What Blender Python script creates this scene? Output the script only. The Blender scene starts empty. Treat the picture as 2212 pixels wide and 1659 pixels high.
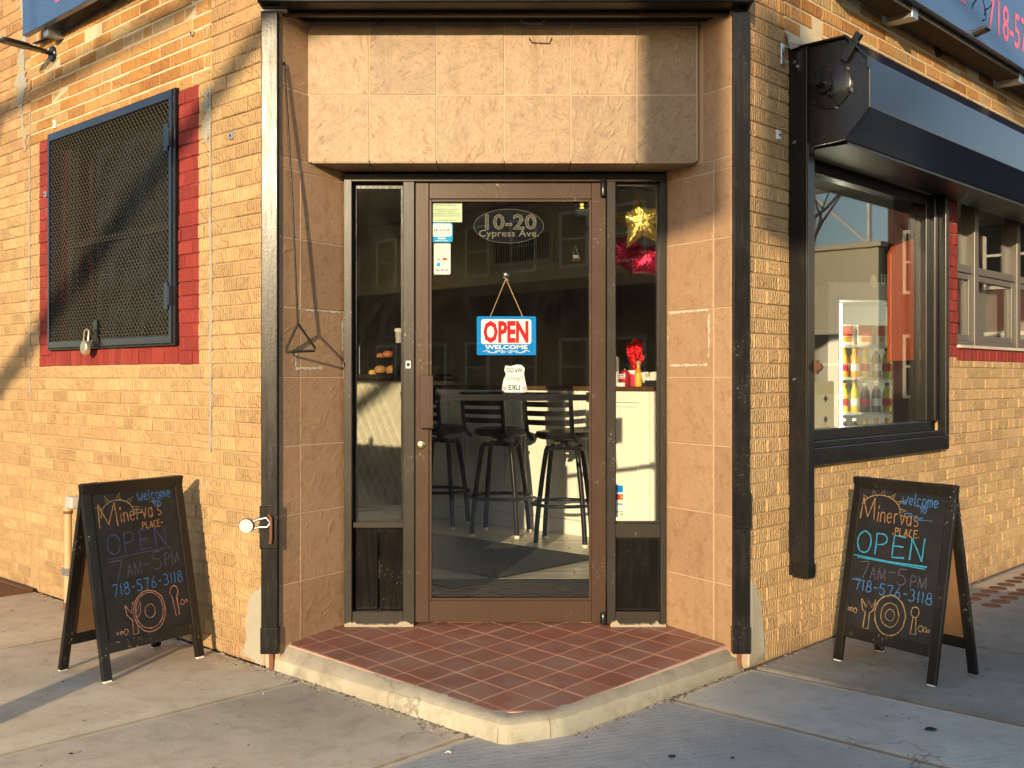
import bpy, bmesh, math, random
from mathutils import Matrix, Vector
R = math.radians
random.seed(7)
sc = bpy.context.scene

# ------------------------------------------------------------------ camera, sky, sun, exposure
CAM_H, FPX = 1.305, 2286.0            # eye height (m); focal length in units of a 2212 px wide picture
cam_d = bpy.data.cameras.new('camera')
cam_d.sensor_width = 36.0
cam_d.lens = 36.0 * FPX / 2212.0
cam_d.shift_y = -12.5 / 2212.0
cam_d.clip_end = 600.0
cam = bpy.data.objects.new('camera', cam_d)
cam.location = (0, 0, CAM_H)
cam.rotation_euler = (R(90), 0, 0)
sc.collection.objects.link(cam)
sc.camera = cam

SUN_AZ, SUN_EL = R(15.0), R(12.4)     # light travels towards +y, turned SUN_AZ towards +x
SUN = Vector((math.sin(SUN_AZ) * math.cos(SUN_EL), math.cos(SUN_AZ) * math.cos(SUN_EL), -math.sin(SUN_EL)))
w = bpy.data.worlds.new('World')
sc.world = w
w.use_nodes = True
bg = w.node_tree.nodes['Background']
sky = w.node_tree.nodes.new('ShaderNodeTexSky')
sky.sky_type = 'NISHITA'
sky.sun_disc = False
sky.sun_elevation = SUN_EL
sky.sun_rotation = R(180) + SUN_AZ
sky.altitude = 20
sky.air_density = 1.0
sky.dust_density = 0.6
w.node_tree.links.new(sky.outputs[0], bg.inputs[0])
bg.inputs[1].default_value = 0.15
sl = bpy.data.lights.new('sun', 'SUN')
sl.energy = 3.35
sl.angle = R(0.53)
sl.color = (1.0, 0.785, 0.51)
so = bpy.data.objects.new('sun', sl)
so.rotation_euler = SUN.to_track_quat('-Z', 'Y').to_euler()
so.location = (-8, -30, 12)
sc.collection.objects.link(so)
sc.view_settings.view_transform = 'Standard'
sc.view_settings.look = 'None'
sc.view_settings.gamma = 1.0
sc.view_settings.exposure = 0.95
sc.view_settings.use_curve_mapping = False
sc.cycles.use_denoising = True
sc.cycles.max_bounces = 10
sc.cycles.transparent_max_bounces = 32
sc.cycles.sample_clamp_indirect = 6.0
sc.cycles.caustics_reflective = False
sc.cycles.caustics_refractive = False

# ------------------------------------------------------------------ frames of the place
TL = Vector((-.727, .686, 0)).normalized()   # along the left street wall, away from the corner
TR = Vector((TL.y, -TL.x, 0))                # along the right street wall, away from the corner
CO = Vector((.051, 3.686, 0))                # where the two wall planes would meet

def frame(o, ex):
    ex = Vector(ex).normalized(); ey = Vector((-ex.y, ex.x, 0))
    m = Matrix.Identity(4)
    for i, c in enumerate((ex, ey, Vector((0, 0, 1)))):
        m[0][i], m[1][i], m[2][i] = c
    m.translation = o
    return m
# in every wall frame: x to the right as seen from the street, y into the wall, z up
ML = frame(CO, -TL)
MR = frame(CO, TR)
I4 = Matrix.Identity(4)
def AB(a, b, z=0): return CO + TL * a + TR * b + Vector((0, 0, z))
def onL(px, py, o=0):
    """pixel (2212 px wide picture) -> (x, z) on the left wall plane moved o outwards"""
    u = (px - 1106) / FPX; P = CO - TR * o
    a = (u * P.y - P.x) / (TL.x - u * TL.y); p = P + TL * a
    return -a, CAM_H + (817 - py) / FPX * p.y
def onR(px, py, o=0):
    u = (px - 1106) / FPX; P = CO - TL * o
    b = (u * P.y - P.x) / (TR.x - u * TR.y); p = P + TR * b
    return b, CAM_H + (817 - py) / FPX * p.y
def onF(px, py, d): return (px - 1106) / FPX * d, CAM_H + (817 - py) / FPX * d
def T(x, y, z): return Matrix.Translation((x, y, z))
def RZ(a): return Matrix.Rotation(a, 4, 'Z')
def RX(a): return Matrix.Rotation(a, 4, 'X')
def RY(a): return Matrix.Rotation(a, 4, 'Y')

# ------------------------------------------------------------------ materials
class NT:
    def __init__(s, name):
        s.m = bpy.data.materials.new(name); s.m.use_nodes = True
        s.t = s.m.node_tree; s.t.nodes.clear()
        s.out = s.t.nodes.new('ShaderNodeOutputMaterial')
    def n(s, typ, ins=None, **at):
        nd = s.t.nodes.new('ShaderNode' + typ)
        for k, v in at.items(): setattr(nd, k, v)
        for k, v in (ins or {}).items(): s.set(nd.inputs[k], v)
        return nd
    def set(s, sock, v):
        if isinstance(v, bpy.types.NodeSocket): s.t.links.new(v, sock)
        else: sock.default_value = v
    def math(s, op, a, b=0.0, clamp=False):
        nd = s.n('Math', {0: a, 1: b}, operation=op); nd.use_clamp = clamp
        return nd.outputs[0]
    def ma(s, a, b, c):
        nd = s.n('Math', {0: a, 1: b, 2: c}, operation='MULTIPLY_ADD')
        return nd.outputs[0]
    def mix(s, f, a, b, mode='MIX'):
        nd = s.n('Mix', data_type='RGBA', blend_type=mode)
        s.set(nd.inputs[0], f); s.set(nd.inputs[6], c4(a)); s.set(nd.inputs[7], c4(b))
        return nd.outputs[2]
    def ramp(s, f, p):
        nd = s.n('ValToRGB', {0: f}); e = nd.color_ramp.elements
        while len(e) < len(p): e.new(0.5)
        for el, (q, c) in zip(e, p):
            el.position = q; el.color = c4(c) if not isinstance(c, (int, float)) else (c, c, c, 1)
        return nd.outputs[0]
    def noise(s, vec, scale, detail=3, rough=.55, dist=0):
        return s.n('TexNoise', {'Vector': vec, 'Scale': scale, 'Detail': detail, 'Roughness': rough, 'Distortion': dist}).outputs[0]
    def bump(s, h, strength, dist, normal=None):
        nd = s.n('Bump', {'Height': h, 'Strength': strength, 'Distance': dist})
        if normal: s.set(nd.inputs['Normal'], normal)
        return nd.outputs[0]
    def bsdf(s, **k):
        nd = s.n('BsdfPrincipled')
        for a, v in k.items():
            s.set(nd.inputs[a.replace('_', ' ')], c4(v) if a == 'Base_Color' or a == 'Emission_Color' else v)
        s.t.links.new(nd.outputs[0], s.out.inputs[0])
        return nd
def c4(c):
    if isinstance(c, bpy.types.NodeSocket): return c
    c = tuple(c)
    return c if len(c) == 4 else c + (1.0,)
MATS = {}
def plain(name, col, rough=.5, metal=0.0, var=.12, vs=14.0, bump=.0, bs=60.0, spec=.5, coat=0.0, dirt=0.0):
    """colour with a slow mottle, a rough mottle, a little relief and dust"""
    N = NT(name); P = N.n('NewGeometry').outputs['Position']
    a = N.noise(P, vs, 4); b = N.noise(P, vs * 5.3, 3)
    k = N.ma(a, var * 2, 1 - var)
    col1 = N.mix(1.0, col, N.n('CombineColor', {0: k, 1: k, 2: k}).outputs[0], 'MULTIPLY')
    if dirt:
        m = N.ramp(N.math('MULTIPLY', a, b), [(.28, 0), (.42, 1)])
        col1 = N.mix(N.math('MULTIPLY', m, dirt), col1, (.42, .37, .29))
    r = N.math('ADD', rough - .08, N.math('MULTIPLY', b, .16), True)
    kw = dict(Base_Color=col1, Roughness=r, Metallic=metal, Specular_IOR_Level=spec, Coat_Weight=coat)
    if bump: kw['Normal'] = N.bump(N.noise(P, bs, 4), bump, .004)
    N.bsdf(**kw)
    MATS[name] = N.m
    return N.m
def M(n): return MATS[n]

def brick_material(name, kind):
    N = NT(name)
    tc = N.n('TexCoord').outputs['Object']; P = N.n('NewGeometry').outputs['Position']
    rnd = N.math('FRACT', N.math('ADD', N.n('ObjectInfo').outputs['Random'], N.n('Attribute', attribute_name='rnd').outputs['Fac']))
    off = N.n('CombineXYZ', {0: N.math('MULTIPLY', rnd, 37.0), 1: N.math('MULTIPLY', rnd, 11.0), 2: N.math('MULTIPLY', rnd, 23.0)}).outputs[0]
    V = N.n('VectorMath', {0: tc, 1: off}, operation='ADD').outputs[0]
    # rug-face relief: dragged vertical scratches broken by curling bark lines
    wv = N.n('TexWave', {'Vector': V, 'Scale': 20.0, 'Distortion': 5.0, 'Detail': 2.0, 'Detail Scale': 1.4, 'Detail Roughness': .6}, wave_type='BANDS', bands_direction='X').outputs['Fac']
    sw = N.n('TexWave', {'Vector': V, 'Scale': 4.6, 'Distortion': 22.0, 'Detail': 2.0, 'Detail Scale': 1.0, 'Detail Roughness': .5}, wave_type='BANDS', bands_direction='DIAGONAL').outputs['Fac']
    curl = N.ramp(sw, [(.0, 0), (.10, .75), (.22, 1)])
    msk = N.ramp(N.noise(V, 9.0, 2), [(.42, 0), (.60, 1)])
    h = N.math('ADD', N.math('MULTIPLY', wv, N.ma(msk, .6, .4)), N.math('MULTIPLY', curl, .55))
    h = N.math('ADD', h, N.math('MULTIPLY', N.noise(V, 140, 3), .5))
    big = N.noise(P, 1.6, 4, .6); mid = N.noise(P, 7.0, 4, .6); fine = N.noise(V, 60, 4, .7)
    if kind == 'paint':
        z = N.n('SeparateXYZ', {0: P}).outputs[2]
        t = N.math('ADD', N.math('MULTIPLY', N.math('SUBTRACT', z, 2.55), 1.25), N.math('MULTIPLY', N.math('SUBTRACT', big, .5), 1.6), True)
        c = N.mix(mid, (.475, .302, .132), (.565, .375, .178))
        worn = N.ramp(N.math('ADD', N.math('MULTIPLY', fine, .55), N.math('MULTIPLY', big, .5)), [(.50, 0), (.62, 1)])
        c = N.mix(N.math('MULTIPLY', worn, .5), c, (.45, .25, .12))
        orange = N.mix(rnd, (.42, .215, .085), (.50, .285, .135))
        c = N.mix(N.math('MULTIPLY', t, .85), c, orange)
        pinky = N.ramp(N.noise(P, 2.3, 3, .6), [(.52, 0), (.66, 1)])
        c = N.mix(N.math('MULTIPLY', pinky, .22), c, (.46, .27, .15))
        rel = 1.0
    elif kind == 'bare':
        c = N.ramp(rnd, [(0, (.40, .17, .045)), (.25, (.54, .30, .105)), (.5, (.47, .22, .06)), (.72, (.43, .30, .14)), (.9, (.52, .26, .08)), (1, (.36, .22, .10))])
        rel = 1.0
    else:
        c = N.mix(mid, (.235, .030, .024), (.30, .043, .033))
        chip = N.ramp(N.math('ADD', N.math('MULTIPLY', fine, .7), N.math('MULTIPLY', mid, .3)), [(.66, 0), (.70, 1)])
        c = N.mix(N.math('MULTIPLY', chip, .7), c, (.52, .36, .22))
        rel = .7
    c = N.mix(N.math('MULTIPLY', N.ramp(h, [(.15, 1), (.75, 0)]), .30), c, (.22, .115, .046))
    k = N.ma(rnd, .30, .82)
    c = N.mix(1.0, c, N.n('CombineColor', {0: k, 1: k, 2: k}).outputs[0], 'MULTIPLY')
    if kind != 'red':
        spat = N.math('MULTIPLY', N.ramp(N.noise(P, 90, 2), [(.66, 0), (.70, 1)]), N.ramp(N.n('SeparateXYZ', {0: P}).outputs[2], [(.0, 1), (.36, 0)]))
        c = N.mix(N.math('MULTIPLY', spat, .7), c, (.62, .56, .45))
        grime = N.math('MULTIPLY', N.ramp(N.n('SeparateXYZ', {0: P}).outputs[2], [(.02, 1), (.30, 0)]), N.ramp(mid, [(.38, 0), (.6, 1)]))
        c = N.mix(N.math('MULTIPLY', grime, .6), c, (.28, .16, .085))
    nrm = N.bump(h, .8 * rel, .0075)
    N.bsdf(Base_Color=c, Roughness=.82, Specular_IOR_Level=.25, Normal=nrm)
    MATS[name] = N.m
for k in ('paint', 'bare', 'red'): brick_material('brick_' + k, k)

def mortar_material(name, paint):
    N = NT(name); P = N.n('NewGeometry').outputs['Position']
    big = N.noise(P, 1.6, 4, .6); fine = N.noise(P, 85, 4, .7)
    c = N.mix(fine, paint[0], paint[1])
    g = N.ramp(N.noise(P, 3.1, 4, .6), [(.55, 0), (.68, 1)])
    c = N.mix(N.math('MULTIPLY', g, .4), c, (.40, .37, .29))
    N.bsdf(Base_Color=c, Roughness=.9, Specular_IOR_Level=.2, Normal=N.bump(fine, .8, .006))
    MATS[name] = N.m
mortar_material('mortar_paint', ((.41, .275, .14), (.49, .34, .18)))
mortar_material('mortar_pale', ((.56, .45, .28), (.65, .54, .36)))
mortar_material('mortar_grey', ((.30, .275, .215), (.42, .385, .30)))
mortar_material('mortar_red', ((.22, .030, .024), (.27, .043, .033)))

def stone_tile_material(name, c0, c1, c2, relief):
    N = NT(name); P = N.n('NewGeometry').outputs['Position']
    rnd = N.n('ObjectInfo').outputs['Random']
    ang = N.math('MULTIPLY', rnd, 6.28)
    V = N.n('VectorRotate', {'Vector': P, 'Angle': ang, 'Axis': (0.0, 1.0, 0.0)}, rotation_type='AXIS_ANGLE').outputs[0]
    V = N.n('VectorMath', {0: V, 1: N.n('CombineXYZ', {0: N.math('MULTIPLY', rnd, 31), 1: 0.0, 2: N.math('MULTIPLY', rnd, 17)}).outputs[0]}, operation='ADD').outputs[0]
    Vs = N.n('Mapping', {'Vector': V, 'Scale': (1.0, 1.0, 2.6)}).outputs[0]
    ridge = N.n('TexNoise', {'Vector': Vs, 'Scale': 11.0, 'Detail': 5.0, 'Roughness': .62, 'Distortion': 1.1}, noise_type='RIDGED_MULTIFRACTAL').outputs[0]
    cl = N.noise(V, 16, 5, .65); sm = N.noise(V, 70, 4, .6); bigc = N.noise(P, 2.2, 3)
    c = N.mix(N.ramp(N.math('ADD', N.math('MULTIPLY', cl, .6), N.math('MULTIPLY', sm, .4)), [(.38, 0), (.60, 1)]), c0, c1)
    c = N.mix(N.math('MULTIPLY', N.ramp(N.math('MULTIPLY', sm, cl), [(.26, 0), (.42, 1)]), .65), c, c2)
    drip = N.noise(N.n('Mapping', {'Vector': P, 'Scale': (14.0, 14.0, .7)}).outputs[0], 1.0, 4, .6)
    c = N.mix(N.math('MULTIPLY', N.ramp(drip, [(.52, 0), (.74, 1)]), .35), c, c2)
    k = N.ma(N.math('ADD', rnd, bigc), .22, .80)
    c = N.mix(1.0, c, N.n('CombineColor', {0: k, 1: k, 2: k}).outputs[0], 'MULTIPLY')
    vein = N.ramp(N.n('TexWave', {'Vector': V, 'Scale': 1.1, 'Distortion': 16.0, 'Detail': 3.0, 'Detail Scale': 1.3}, bands_direction='DIAGONAL').outputs['Fac'], [(0, 1), (.012, 0)])
    c = N.mix(N.math('MULTIPLY', vein, .16), c, (.16, .085, .04))
    h = N.math('ADD', N.math('MULTIPLY', N.ramp(ridge, [(.1, 0), (.9, 1)]), .7), N.math('MULTIPLY', sm, .25))
    N.bsdf(Base_Color=c, Roughness=N.ma(sm, .22, .40), Specular_IOR_Level=.4, Normal=N.bump(h, relief, .006))
    MATS[name] = N.m
stone_tile_material('stone_tile', (.225, .142, .074), (.395, .27, .155), (.135, .078, .038), 1.0)
stone_tile_material('jamb_tile', (.295, .172, .092), (.425, .268, .152), (.185, .102, .052), .6)

def quarry_material():
    N = NT('quarry'); P = N.n('NewGeometry').outputs['Position']; rnd = N.n('ObjectInfo').outputs['Random']
    c = N.ramp(rnd, [(0, (.215, .076, .048)), (.4, (.25, .092, .058)), (.8, (.19, .078, .054)), (1, (.265, .105, .066))])
    a = N.noise(P, 6, 4, .6); b = N.noise(P, 60, 4, .7)
    c = N.mix(N.ramp(a, [(.38, 0), (.70, .75)]), c, (.27, .165, .125))
    c = N.mix(N.ramp(N.noise(P, 140, 2), [(.70, 0), (.74, .7)]), c, (.55, .42, .33))
    N.bsdf(Base_Color=c, Roughness=N.ramp(N.math('ADD', N.math('MULTIPLY', a, .6), N.math('MULTIPLY', b, .4)), [(.3, .42), (.7, .62)]), Specular_IOR_Level=.4, Normal=N.bump(b, .15, .003))
    MATS['quarry'] = N.m
quarry_material()

def concrete_material(name, c0, c1, stain, spots=.5, broom=0.0):
    N = NT(name); P = N.n('NewGeometry').outputs['Position']
    rnd = N.n('ObjectInfo').outputs['Random']
    a = N.noise(P, 1.7, 5, .62, .4); b = N.noise(P, 210, 3, .7); c = N.noise(P, 9, 5, .65)
    col = N.mix(N.ramp(a, [(.35, 0), (.68, 1)]), c0, c1)
    col = N.mix(N.math('MULTIPLY', N.ramp(c, [(.48, 0), (.72, 1)]), .6), col, stain)
    col = N.mix(N.ramp(b, [(.3, .28), (.65, 0)]), col, (.10, .085, .065))
    sp = N.n('TexVoronoi', {'Vector': N.n('VectorMath', {0: P, 1: N.n('TexNoise', {'Vector': P, 'Scale': 30.0}).outputs[1]}, operation='ADD').outputs[0], 'Scale': 8.0, 'Randomness': 1.0})
    dot = N.math('MULTIPLY', N.ramp(sp.outputs['Distance'], [(.05, 1), (.085, 0)]), N.ramp(N.n('SeparateColor', {0: sp.outputs['Color']}).outputs[0], [(.22, 0), (.27, 1)]))
    col = N.mix(N.math('MULTIPLY', dot, spots), col, (.055, .048, .04))
    wob = N.n('VectorMath', {0: P, 1: N.n('VectorMath', {0: N.n('TexNoise', {'Vector': P, 'Scale': 5.0, 'Detail': 4.0}).outputs[1], 'Scale': .35}, operation='SCALE').outputs[0]}, operation='ADD').outputs[0]
    ed = N.n('TexVoronoi', {'Vector': wob, 'Scale': .75, 'Randomness': 1.0}, feature='DISTANCE_TO_EDGE').outputs['Distance']
    crk = N.math('MULTIPLY', N.ramp(ed, [(.0, 1), (.0045, 0)]), N.ramp(N.noise(P, .9, 2), [(.50, 0), (.58, 1)]))
    col = N.mix(N.math('MULTIPLY', crk, .6), col, (.06, .05, .04))
    sp2 = N.n('TexVoronoi', {'Vector': P, 'Scale': 2.1, 'Randomness': 1.0}); big = N.math('MULTIPLY', N.ramp(N.math('ADD', sp2.outputs['Distance'], N.math('MULTIPLY', c, .22)), [(.17, 1), (.22, 0)]), N.ramp(N.n('SeparateColor', {0: sp2.outputs['Color']}).outputs[1], [(.5, 0), (.6, 1)]))
    col = N.mix(N.math('MULTIPLY', big, .35 * spots), col, stain)
    k = N.ma(rnd, .14, .93)
    col = N.mix(1.0, col, N.n('CombineColor', {0: k, 1: k, 2: k}).outputs[0], 'MULTIPLY')
    h = N.math('ADD', b, N.math('MULTIPLY', c, .3))
    if broom:
        wv = N.n('TexWave', {'Vector': N.n('Mapping', {'Vector': P, 'Rotation': (0.0, 0.0, R(-20))}).outputs[0], 'Scale': 9.0, 'Distortion': 2.5, 'Detail': 2.0}, bands_direction='Y').outputs['Fac']
        h = N.math('ADD', h, N.math('MULTIPLY', wv, broom))
    N.bsdf(Base_Color=col, Roughness=.86, Specular_IOR_Level=.3, Normal=N.bump(h, .35, .004))
    MATS[name] = N.m
concrete_material('sidewalk', (.55, .455, .325), (.70, .59, .435), (.36, .285, .195), 1.0, .12)
concrete_material('sidewalk_dark', (.27, .25, .215), (.36, .335, .29), (.19, .17, .135), .4)
concrete_material('sidewalk_edge', (.58, .485, .355), (.70, .595, .445), (.40, .325, .23), .8)
concrete_material('sidewalk_grey', (.46, .43, .375), (.60, .565, .50), (.33, .30, .25), 1.0, .35)
concrete_material('kerb_top', (.28, .25, .185), (.40, .36, .275), (.17, .14, .10), 1.0)
concrete_material('joint_dirt', (.20, .165, .12), (.34, .285, .21), (.12, .095, .065), .4)
concrete_material('kerb_stone', (.36, .32, .235), (.53, .485, .365), (.18, .15, .10), 1.0)
concrete_material('cement_patch', (.40, .36, .28), (.47, .43, .34), (.33, .27, .19), .1)
concrete_material('asphalt', (.045, .045, .046), (.06, .06, .06), (.035, .034, .033), .1)

def paint_material(name, col, rough, under, chips=.5, brush=.4, rvar=.10, spec=.5):
    """brush-painted metal with scuffs that show what is under the paint"""
    N = NT(name); P = N.n('NewGeometry').outputs['Position']
    st = N.n('Mapping', {'Vector': P, 'Scale': (60.0, 60.0, 6.0)}).outputs[0]
    brushn = N.noise(st, 1.0, 4, .6); f = N.noise(P, 75, 4, .75); m = N.noise(P, 5, 4, .6)
    chip = N.math('MULTIPLY', N.ramp(f, [(.61, 0), (.65, 1)]), N.ramp(m, [(.52, 0), (.66, 1)]))
    c = N.mix(N.math('MULTIPLY', chip, chips), col, under)
    dust = N.ramp(N.math('MULTIPLY', m, brushn), [(.2, 0), (.45, 1)])
    c = N.mix(N.math('MULTIPLY', dust, .025), c, (.28, .25, .2))
    r = N.math('ADD', rough, N.math('MULTIPLY', N.math('SUBTRACT', N.math('ADD', N.math('MULTIPLY', brushn, .6), N.math('MULTIPLY', m, .4)), .5), rvar * 2), True)
    N.bsdf(Base_Color=c, Roughness=r, Specular_IOR_Level=spec, Normal=N.bump(N.math('ADD', brushn, N.math('MULTIPLY', f, .5)), brush, .002))
    MATS[name] = N.m
paint_material('black_paint', (.010, .009, .008), .26, (.34, .31, .25), .4, .30, .16, .22)
paint_material('black_metal', (.010, .010, .011), .22, (.22, .20, .17), .3, .12, .06, .35)
paint_material('sky_tinted_black', (.012, .017, .034), .12, (.16, .16, .16), .25, .10, .05, .38)  # black paint with the blue of the reflected sky put into its colour
paint_material('black_wood', (.010, .009, .008), .34, (.45, .41, .34), .75, .3, .1, .35)
paint_material('tar_panel', (.006, .005, .004), .16, (.34, .30, .22), .6, .8, .06, .12)
paint_material('panel_black', (.007, .007, .006), .25, (.2, .18, .14), .3, .1, .06, .08)
paint_material('bronze', (.062, .036, .022), .30, (.40, .33, .26), .8, .10, .08, .16)
paint_material('frame_grey', (.034, .029, .022), .30, (.42, .37, .29), .8, .12, .08, .20)
paint_material('mesh_metal', (.060, .055, .044), .34, (.2, .18, .14), .3, .2)
paint_material('old_alu', (.11, .096, .078), .34, (.40, .36, .3), .4, .15)

def glass_material(name, dirt, f0=.04):
    N = NT(name); P = N.n('NewGeometry').outputs['Position']
    fac = N.n('LayerWeight', {'Blend': .5}).outputs['Facing']
    fr = N.ma(N.math('POWER', fac, 5.0), 1 - f0, f0)
    tr = N.n('BsdfTransparent', {'Color': (.98, .99, .975, 1)}); gl = N.n('BsdfGlossy', {'Roughness': 0.0, 'Color': (1, 1, 1, 1)})
    mx = N.n('MixShader', {0: fr, 1: tr.outputs[0], 2: gl.outputs[0]})
    sm = N.noise(N.n('Mapping', {'Vector': P, 'Scale': (2.4, 2.4, 1.3), 'Rotation': (0, .4, 0)}).outputs[0], 2.6, 6, .62, 2.4)
    sc_ = N.ramp(N.noise(N.n('Mapping', {'Vector': P, 'Scale': (9, 9, 2)}).outputs[0], 14, 4, .8, 3), [(.64, 0), (.75, 1)])
    d = N.math('ADD', N.math('MULTIPLY', N.ramp(sm, [(.42, .12), (.75, 1)]), dirt), N.math('MULTIPLY', sc_, dirt * .5), True)
    df = N.n('BsdfDiffuse', {'Color': (.55, .52, .45, 1)})
    mx2 = N.n('MixShader', {0: d, 1: mx.outputs[0], 2: df.outputs[0]})
    N.t.links.new(mx2.outputs[0], N.out.inputs[0])
    MATS[name] = N.m
glass_material('glass', .0055)
glass_material('glass_clean', .003)
glass_material('glass_dirty', .010)
N = NT('clear_plastic')
N.t.links.new(N.n('MixShader', {0: .12, 1: N.n('BsdfTransparent', {'Color': (.95, .95, .95, 1)}).outputs[0], 2: N.n('BsdfGlossy', {'Roughness': .05}).outputs[0]}).outputs[0], N.out.inputs[0])
MATS['clear_plastic'] = N.m

def chalk_material(name, col):
    N = NT(name); P = N.n('NewGeometry').outputs['Position']
    c = N.mix(N.ramp(N.noise(P, 260, 2, .7), [(.36, .0), (.56, 1)]), tuple(v * .28 + .008 for v in col), col)
    N.bsdf(Base_Color=c, Roughness=.95, Specular_IOR_Level=.1)
    MATS[name] = N.m
chalk_material('chalk_blue', (.055, .17, .40)); chalk_material('chalk_cyan', (.035, .29, .47)); chalk_material('chalk_indigo', (.062, .066, .16))
chalk_material('chalk_violet', (.085, .078, .125)); chalk_material('chalk_orange', (.36, .185, .085)); chalk_material('chalk_pink', (.38, .19, .13)); chalk_material('chalk_tan', (.31, .21, .10))
N = NT('chalkboard'); P = N.n('NewGeometry').outputs['Position']
N.bsdf(Base_Color=N.mix(N.ramp(N.noise(P, 7, 5, .65), [(.45, 0), (.8, .5)]), (.010, .010, .011), (.032, .032, .034)), Roughness=.62, Specular_IOR_Level=.3)
MATS['chalkboard'] = N.m

def foil(name, col):
    N = NT(name); P = N.n('NewGeometry').outputs['Position']
    N.bsdf(Base_Color=col, Metallic=.85, Roughness=.28, Normal=N.bump(N.noise(P, 26, 4, .6, 1), .6, .02))
    MATS[name] = N.m
foil('gold_foil', (.80, .60, .17)); foil('pink_foil', (.62, .03, .09)); foil('red_tinsel', (.55, .012, .02))
def wood(name, c0, c1, rough=.5, sc3=(3.0, 3.0, 22.0), coat=0.0):
    N = NT(name); P = N.n('TexCoord').outputs['Object']; rnd = N.n('ObjectInfo').outputs['Random']
    V = N.n('VectorMath', {0: N.n('Mapping', {'Vector': P, 'Scale': sc3}).outputs[0], 1: N.n('CombineXYZ', {0: N.math('MULTIPLY', rnd, 19), 1: 0.0, 2: N.math('MULTIPLY', rnd, 7)}).outputs[0]}, operation='ADD').outputs[0]
    a = N.noise(V, 3.0, 5, .65, 1.2)
    c = N.mix(N.ramp(a, [(.32, 0), (.68, 1)]), c0, c1)
    k = N.ma(rnd, .25, .86)
    c = N.mix(1.0, c, N.n('CombineColor', {0: k, 1: k, 2: k}).outputs[0], 'MULTIPLY')
    N.bsdf(Base_Color=c, Roughness=rough, Specular_IOR_Level=.4, Coat_Weight=coat, Normal=N.bump(a, .12, .003))
    MATS[name] = N.m
wood('floor_plank', (.42, .37, .28), (.58, .52, .41), .34, (.7, 8.0, 8.0))
wood('red_board', (.27, .034, .010), (.47, .088, .018), .38, (26.0, 26.0, 2.0), .2)
wood('hardboard', (.16, .085, .04), (.20, .11, .055), .7, (3, 3, 3))
wood('brown_top', (.07, .03, .016), (.11, .05, .026), .3, (2, 20, 20))
wood('bark', (.06, .045, .032), (.11, .085, .06), .9, (6, 6, 1.5))

for a in [('white_paint', (.84, .81, .70), .45), ('cream', (.70, .64, .48), .5), ('white', (.78, .77, .73), .85, 0.0, .06, 14, 0, 60, .08), ('paper', (.74, .72, .64), .85, 0.0, .06, 14, 0, 60, .08), ('pale_green', (.52, .60, .42), .85, 0.0, .06, 14, 0, 60, .08),
          ('sign_blue', (.006, .20, .58), .85, 0.0, .06, 14, 0, 60, .08), ('light_blue', (.03, .33, .62), .85, 0.0, .06, 14, 0, 60, .08), ('sign_red', (.58, .02, .03), .85, 0.0, .06, 14, 0, 60, .08), ('ink_green', (.05, .16, .08), .85, 0.0, .06, 14, 0, 60, .08), ('ink_blue', (.02, .05, .20), .85, 0.0, .06, 14, 0, 60, .08),
          ('ink_grey', (.12, .12, .12), .85, 0.0, .06, 14, 0, 60, .08), ('card_red', (.62, .04, .02), .85, 0.0, .06, 14, 0, 60, .08), ('card_orange', (.75, .28, .02), .85, 0.0, .06, 14, 0, 60, .08), ('sign_navy', (.040, .085, .19), .28), ('sign_pink', (.75, .10, .17), .4),
          ('decal_dark', (.005, .006, .009), .75, 0.0, .1, 14, 0, 60, .08), ('decal_line', (.17, .155, .115), .85, 0.0, .06, 14, 0, 60, .08), ('rubber', (.018, .017, .016), .85), ('seat_vinyl', (.012, .011, .010), .35, 0.0, .1, 14, 0, 60, .25), ('stool_steel', (.010, .009, .009), .30, 0.0, .1, 14, 0, 60, .16),
          ('plaster', (.33, .275, .195), .9), ('sealant', (.55, .50, .38), .8), ('grout', (.48, .345, .22), .9), ('grout_floor', (.50, .32, .235), .9), ('room_wall', (.36, .34, .28), .8), ('ceiling_white', (.72, .73, .66), .8),
          ('duct', (.62, .57, .44), .6), ('dark', (.008, .008, .008), .7), ('bread', (.42, .20, .06), .55), ('croissant', (.40, .14, .035), .5), ('ketchup', (.35, .02, .03), .25), ('hot_sauce', (.62, .25, .03), .25),
          ('label_yellow', (.70, .42, .05), .5), ('label_pink', (.62, .05, .14), .5), ('tan_pipe', (.46, .33, .17), .6), ('grey_plastic', (.42, .40, .36), .5), ('rust', (.17, .062, .025), .8), ('rope', (.42, .27, .13), .9),
          ('hat_black', (.01, .01, .01), .6), ('juice_orange', (.75, .30, .03), .3), ('juice_dark', (.05, .012, .02), .2), ('juice_yellow', (.70, .55, .05), .3), ('lattice', (.40, .37, .27), .5), ('decal_fill', (.062, .055, .041), .85, 0.0, .06, 14, 0, 60, .08), ('grit_brown', (.085, .06, .04), .9), ('stucco', (.72, .65, .48), .9), ('brown_brick', (.13, .055, .04), .9),
          ('signal_yellow', (.5, .32, .02), .5), ('sticker_pink', (.72, .35, .36), .85, 0.0, .06, 14, 0, 60, .08), ('sticker_teal', (.09, .15, .16), .85, 0.0, .06, 14, 0, 60, .08), ('wood_grey', (.22, .19, .15), .8), ('roof_tar', (.03, .03, .03), .9)]:
    plain(*a)
plain('steel', (.36, .36, .35), .34, 1.0, bump=.1); plain('zinc', (.48, .52, .55), .42, .9); plain('brass', (.62, .50, .24), .32, 1.0); plain('lock_body', (.58, .52, .36), .4, .8, var=.3, vs=60)
plain('mat_black', (.016, .016, .014), .95, bump=1.0, bs=220, var=.3, vs=120); plain('rust_iron', (.14, .065, .035), .75, .3, var=.35, vs=30, bump=.5)
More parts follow.
